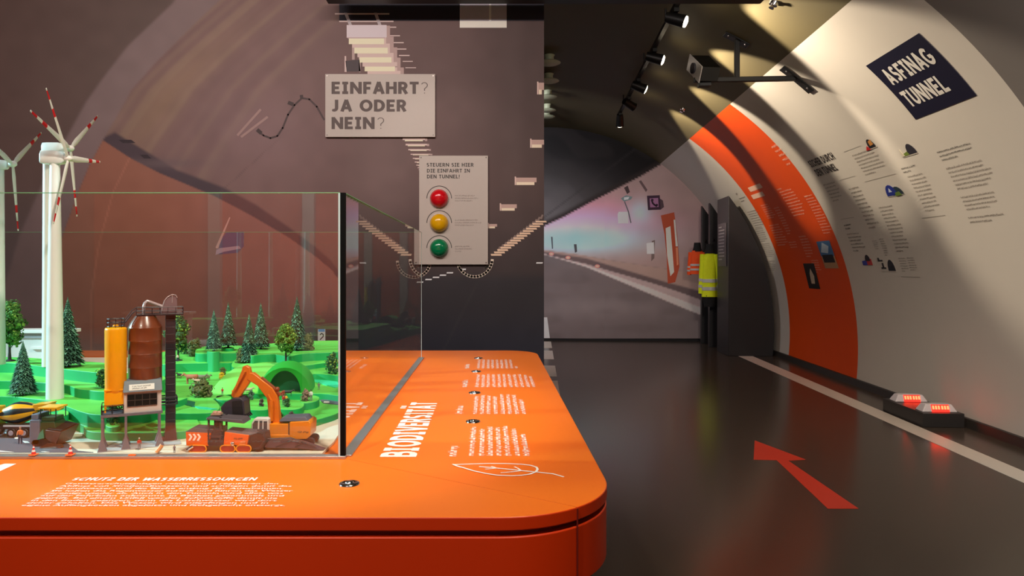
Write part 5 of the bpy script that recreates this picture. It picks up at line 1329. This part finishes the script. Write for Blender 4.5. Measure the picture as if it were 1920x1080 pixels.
m = MB(k=k); m.box((-52,12,67),(-34,26,70)); m.ball((-46,18,71),(5,5,4),8,6); m.ball((-39,20,71),(5,5,3.4),8,6); m.build('roof_load', mat('pink_tan_load', (196,150,130), .6), t)
m = MB(k=k); m.hexa([(-24,2,14),(20,2,12),(20,36,12),(-24,36,14)],[(-22,2,38),(24,2,32),(24,36,32),(-22,36,38)]); fb_ = m.build('front_body', MIL, t, bevel=.0008)
m = MB(k=k); put(m, greek2d(18,2.6,random.Random(8)), lambda x, z: (-4+x,1.3,24+z)); m.build('printed_text', DTXT, fb_, fix=False, smooth=False)
m = MB(k=k); m.hexa([(-22,3,36),(40,3,30),(40,35,30),(-22,35,36)],[(-18,6,41),(36,6,36),(36,32,36),(-18,32,41)]); m.build('front_hood', ROF, t, bevel=.0006)
m = MB(k=k); m.yprism([(22,8),(48,2),(54,18),(52,34),(40,36),(26,32)], 3, 37); m.build('drum_housing', mat('dark_brown_plastic', (42,33,36), .45), t, bevel=.0008)
m = MB(k=k); m.tube([(40,2,42),(52,1.5,38),(54,1,22),(46,1,10),(34,1,6)], 2.0, 8); m.build('hose', DRK, t)
m = MB(k=k); cv = [(48,6),(58,20),(92,21),(124,14),(150,5),(162,1),(156,.6),(120,4),(80,5)]
m.yprism(cv, 12, 30); cvb = m.build('conveyor', mat('mauve_conveyor', (86,70,80), .45), t, bevel=.0006)
m = MB(k=k)
for a, b in (((56,23),(100,25)),((100,25),(148,9)),((72,8),(104,22)),((108,8),(122,17))): m.cyl((a[0],10.5,a[1]),(b[0],10.5,b[1]),1.3,n=6)
m.build('lattice', DRK, cvb)
for x in (-76,-16,14):
    m = MB(k=k); m.yprism(trackshape(28 if x > -70 else 34, 13, x-14), 2, 10); tk = m.build('crawler_track', MRED, t)
    m = MB(k=k); m.tube([(a, 1.6, b) for a, b in trackshape(28 if x > -70 else 34, 13, x-14)], 1.2, 6, closed=True); m.build('track_rim', MORG, tk)
m = MB(k=k); m.cyl((-92,1,5),(-80,1,12),3.2,n=10); m.ball((-6,1,16),4.2,8,6); m.box((6,0,14),(18,3,17)); m.box((8,0,18),(18,3,20.5)); m.build('hydraulics', CHROME, t)

# ================================================================== mixer truck and paver
MBK = mat('black_model_paint', (30,28,32), .5)
p = DG(20, 822, .0012); t = thing('mixer_truck', 'yellow and black striped concrete mixer truck at the left edge', 'model vehicle', p); k = 1/(F/p.y)
m = MB(k=k); prof = [(0,-34),(9,-33),(14,-24),(20,-6),(21,4),(17,20),(11,34),(9,40),(0,40)]
m.M = Matrix.Translation((2,20,44)) @ Matrix.Rotation(R_(-8), 4, 'Y'); m.lathe(prof, n=36, axis='x', mis=lambda i, j: (((j+i*0) // 3) % 2)); m.build('mixing_drum', [YELM, MBK], t, ang=50)
m = MB(k=k); m.hexa([(40,8,50),(62,8,54),(62,32,54),(40,32,50)],[(36,6,62),(66,6,64),(66,34,64),(36,34,62)]); m.hexa([(52,14,44),(84,14,50),(84,26,50),(52,26,44)],[(52,14,52),(86,14,54),(86,26,54),(52,26,52)]); m.build('chute', YELM, t, bevel=.0008)
m = MB(k=k); m.box((-50,4,16),(64,36,22)); m.box((36,8,22),(44,32,46)); m.build('chassis', MBK, t)
m = MB(k=k); m.box((-16,2.5,21),(36,5,24)); m.build('mudguard', mat('pale_mudguard', (200,196,206), .4), t)
m = MB(k=k); m.box((-62,4,14),(-34,36,56)); cb = m.build('cab', YELM, t, bevel=.0012)
m = MB(k=k); m.box((-58,3.2,36),(-40,4.4,52)); m.box((-62.6,8,36),(-61.6,32,52)); m.build('window', DKW, cb, smooth=False)
for x in (-44,-2,22,46):
    for y in (3,31):
        m = MB(k=k); m.lathe([(0,0),(8,0),(9,1),(9,5),(8,6),(0,6)], (x,y,9), 20, axis='y'); wh = m.build('wheel', MBK, t)
        m = MB(k=k); m.lathe([(0,-.6),(4.4,-.6),(5,.2),(0,.3)], (x,y,9), 16, axis='y'); m.build('hub', mat('grey_hub', (170,160,176), .4), wh)
GREENV = mat('dark_green_paver', (52, 74, 44), .45, var=.1); BRW = mat('brown_hopper', (84, 46, 34), .4, var=.06); TEALP = mat('teal_flap', (40,130,98), .4)
p = DG(80, 838, .0012); t = thing('road_paver', 'dark green road paver with open brown hopper on the model road', 'model vehicle', p); k = 1/(F/p.y)
m = MB(k=k); m.hexa([(-16,4,10),(26,4,10),(26,40,10),(-16,40,10)],[(-14,6,46),(18,6,46),(18,38,46),(-14,38,46)]); m.box((-8,8,46),(18,36,54)); m.build('body', GREENV, t, bevel=.001)
m = MB(k=k); m.box((-26,2,4),(-8,42,50)); m.box((-24,4,50),(-12,40,60)); m.build('screed', mat('blue_grey_screed', (110,116,136), .45), t, bevel=.001)
m = MB(k=k); m.box((-12,4,70),(24,38,73)); m.build('canopy', YELM, t, bevel=.0006)
for x in (-8,21):
    for y in (6,36): m = MB(k=k); m.cyl((x,y,50),(x,y,71),.9,n=6); m.build('post', MBK, t)
m = MB(k=k); o_ = [(8,10,12),(30,-6,6),(46,0,14),(44,38,14),(24,44,10)]
m.hexa([(4,2,16),(28,-8,4),(30,40,4),(6,42,16)],[(6,-2,32),(40,-8,30),(44,42,34),(8,46,40)]); hp = m.build('hopper', BRW, t, bevel=.0006)
m = MB(k=k); m.hexa([(8,0,34),(38,-6,31.5),(42,40,35.5),(10,44,41)],[(9,1,34.6),(37,-5,32),(41,39,36),(11,43,41.6)]); m.build('hopper_inside', mat('dark_brown_inside', (40,22,18), .6), hp, smooth=False)
m = MB(k=k); m.hexa([(0,-12,.5),(40,-10,.5),(42,-2,.5),(2,-2,.5)],[(14,-9,9),(38,-8,6),(38,-2,6),(14,-2,9)]); m.build('hopper_apron', BRW, hp)
m = MB(k=k); m.hexa([(-8,-4,14),(6,-6,18),(6,-4,18),(-8,-2,14)],[(-4,-4,26),(4,-6,34),(4,-4,34),(-4,-2,26)]); m.build('flap', TEALP, t)
for y0 in (2, 34): m = MB(k=k); m.yprism(trackshape(44, 13, -22), y0, y0+8); m.build('track', MBK, t)
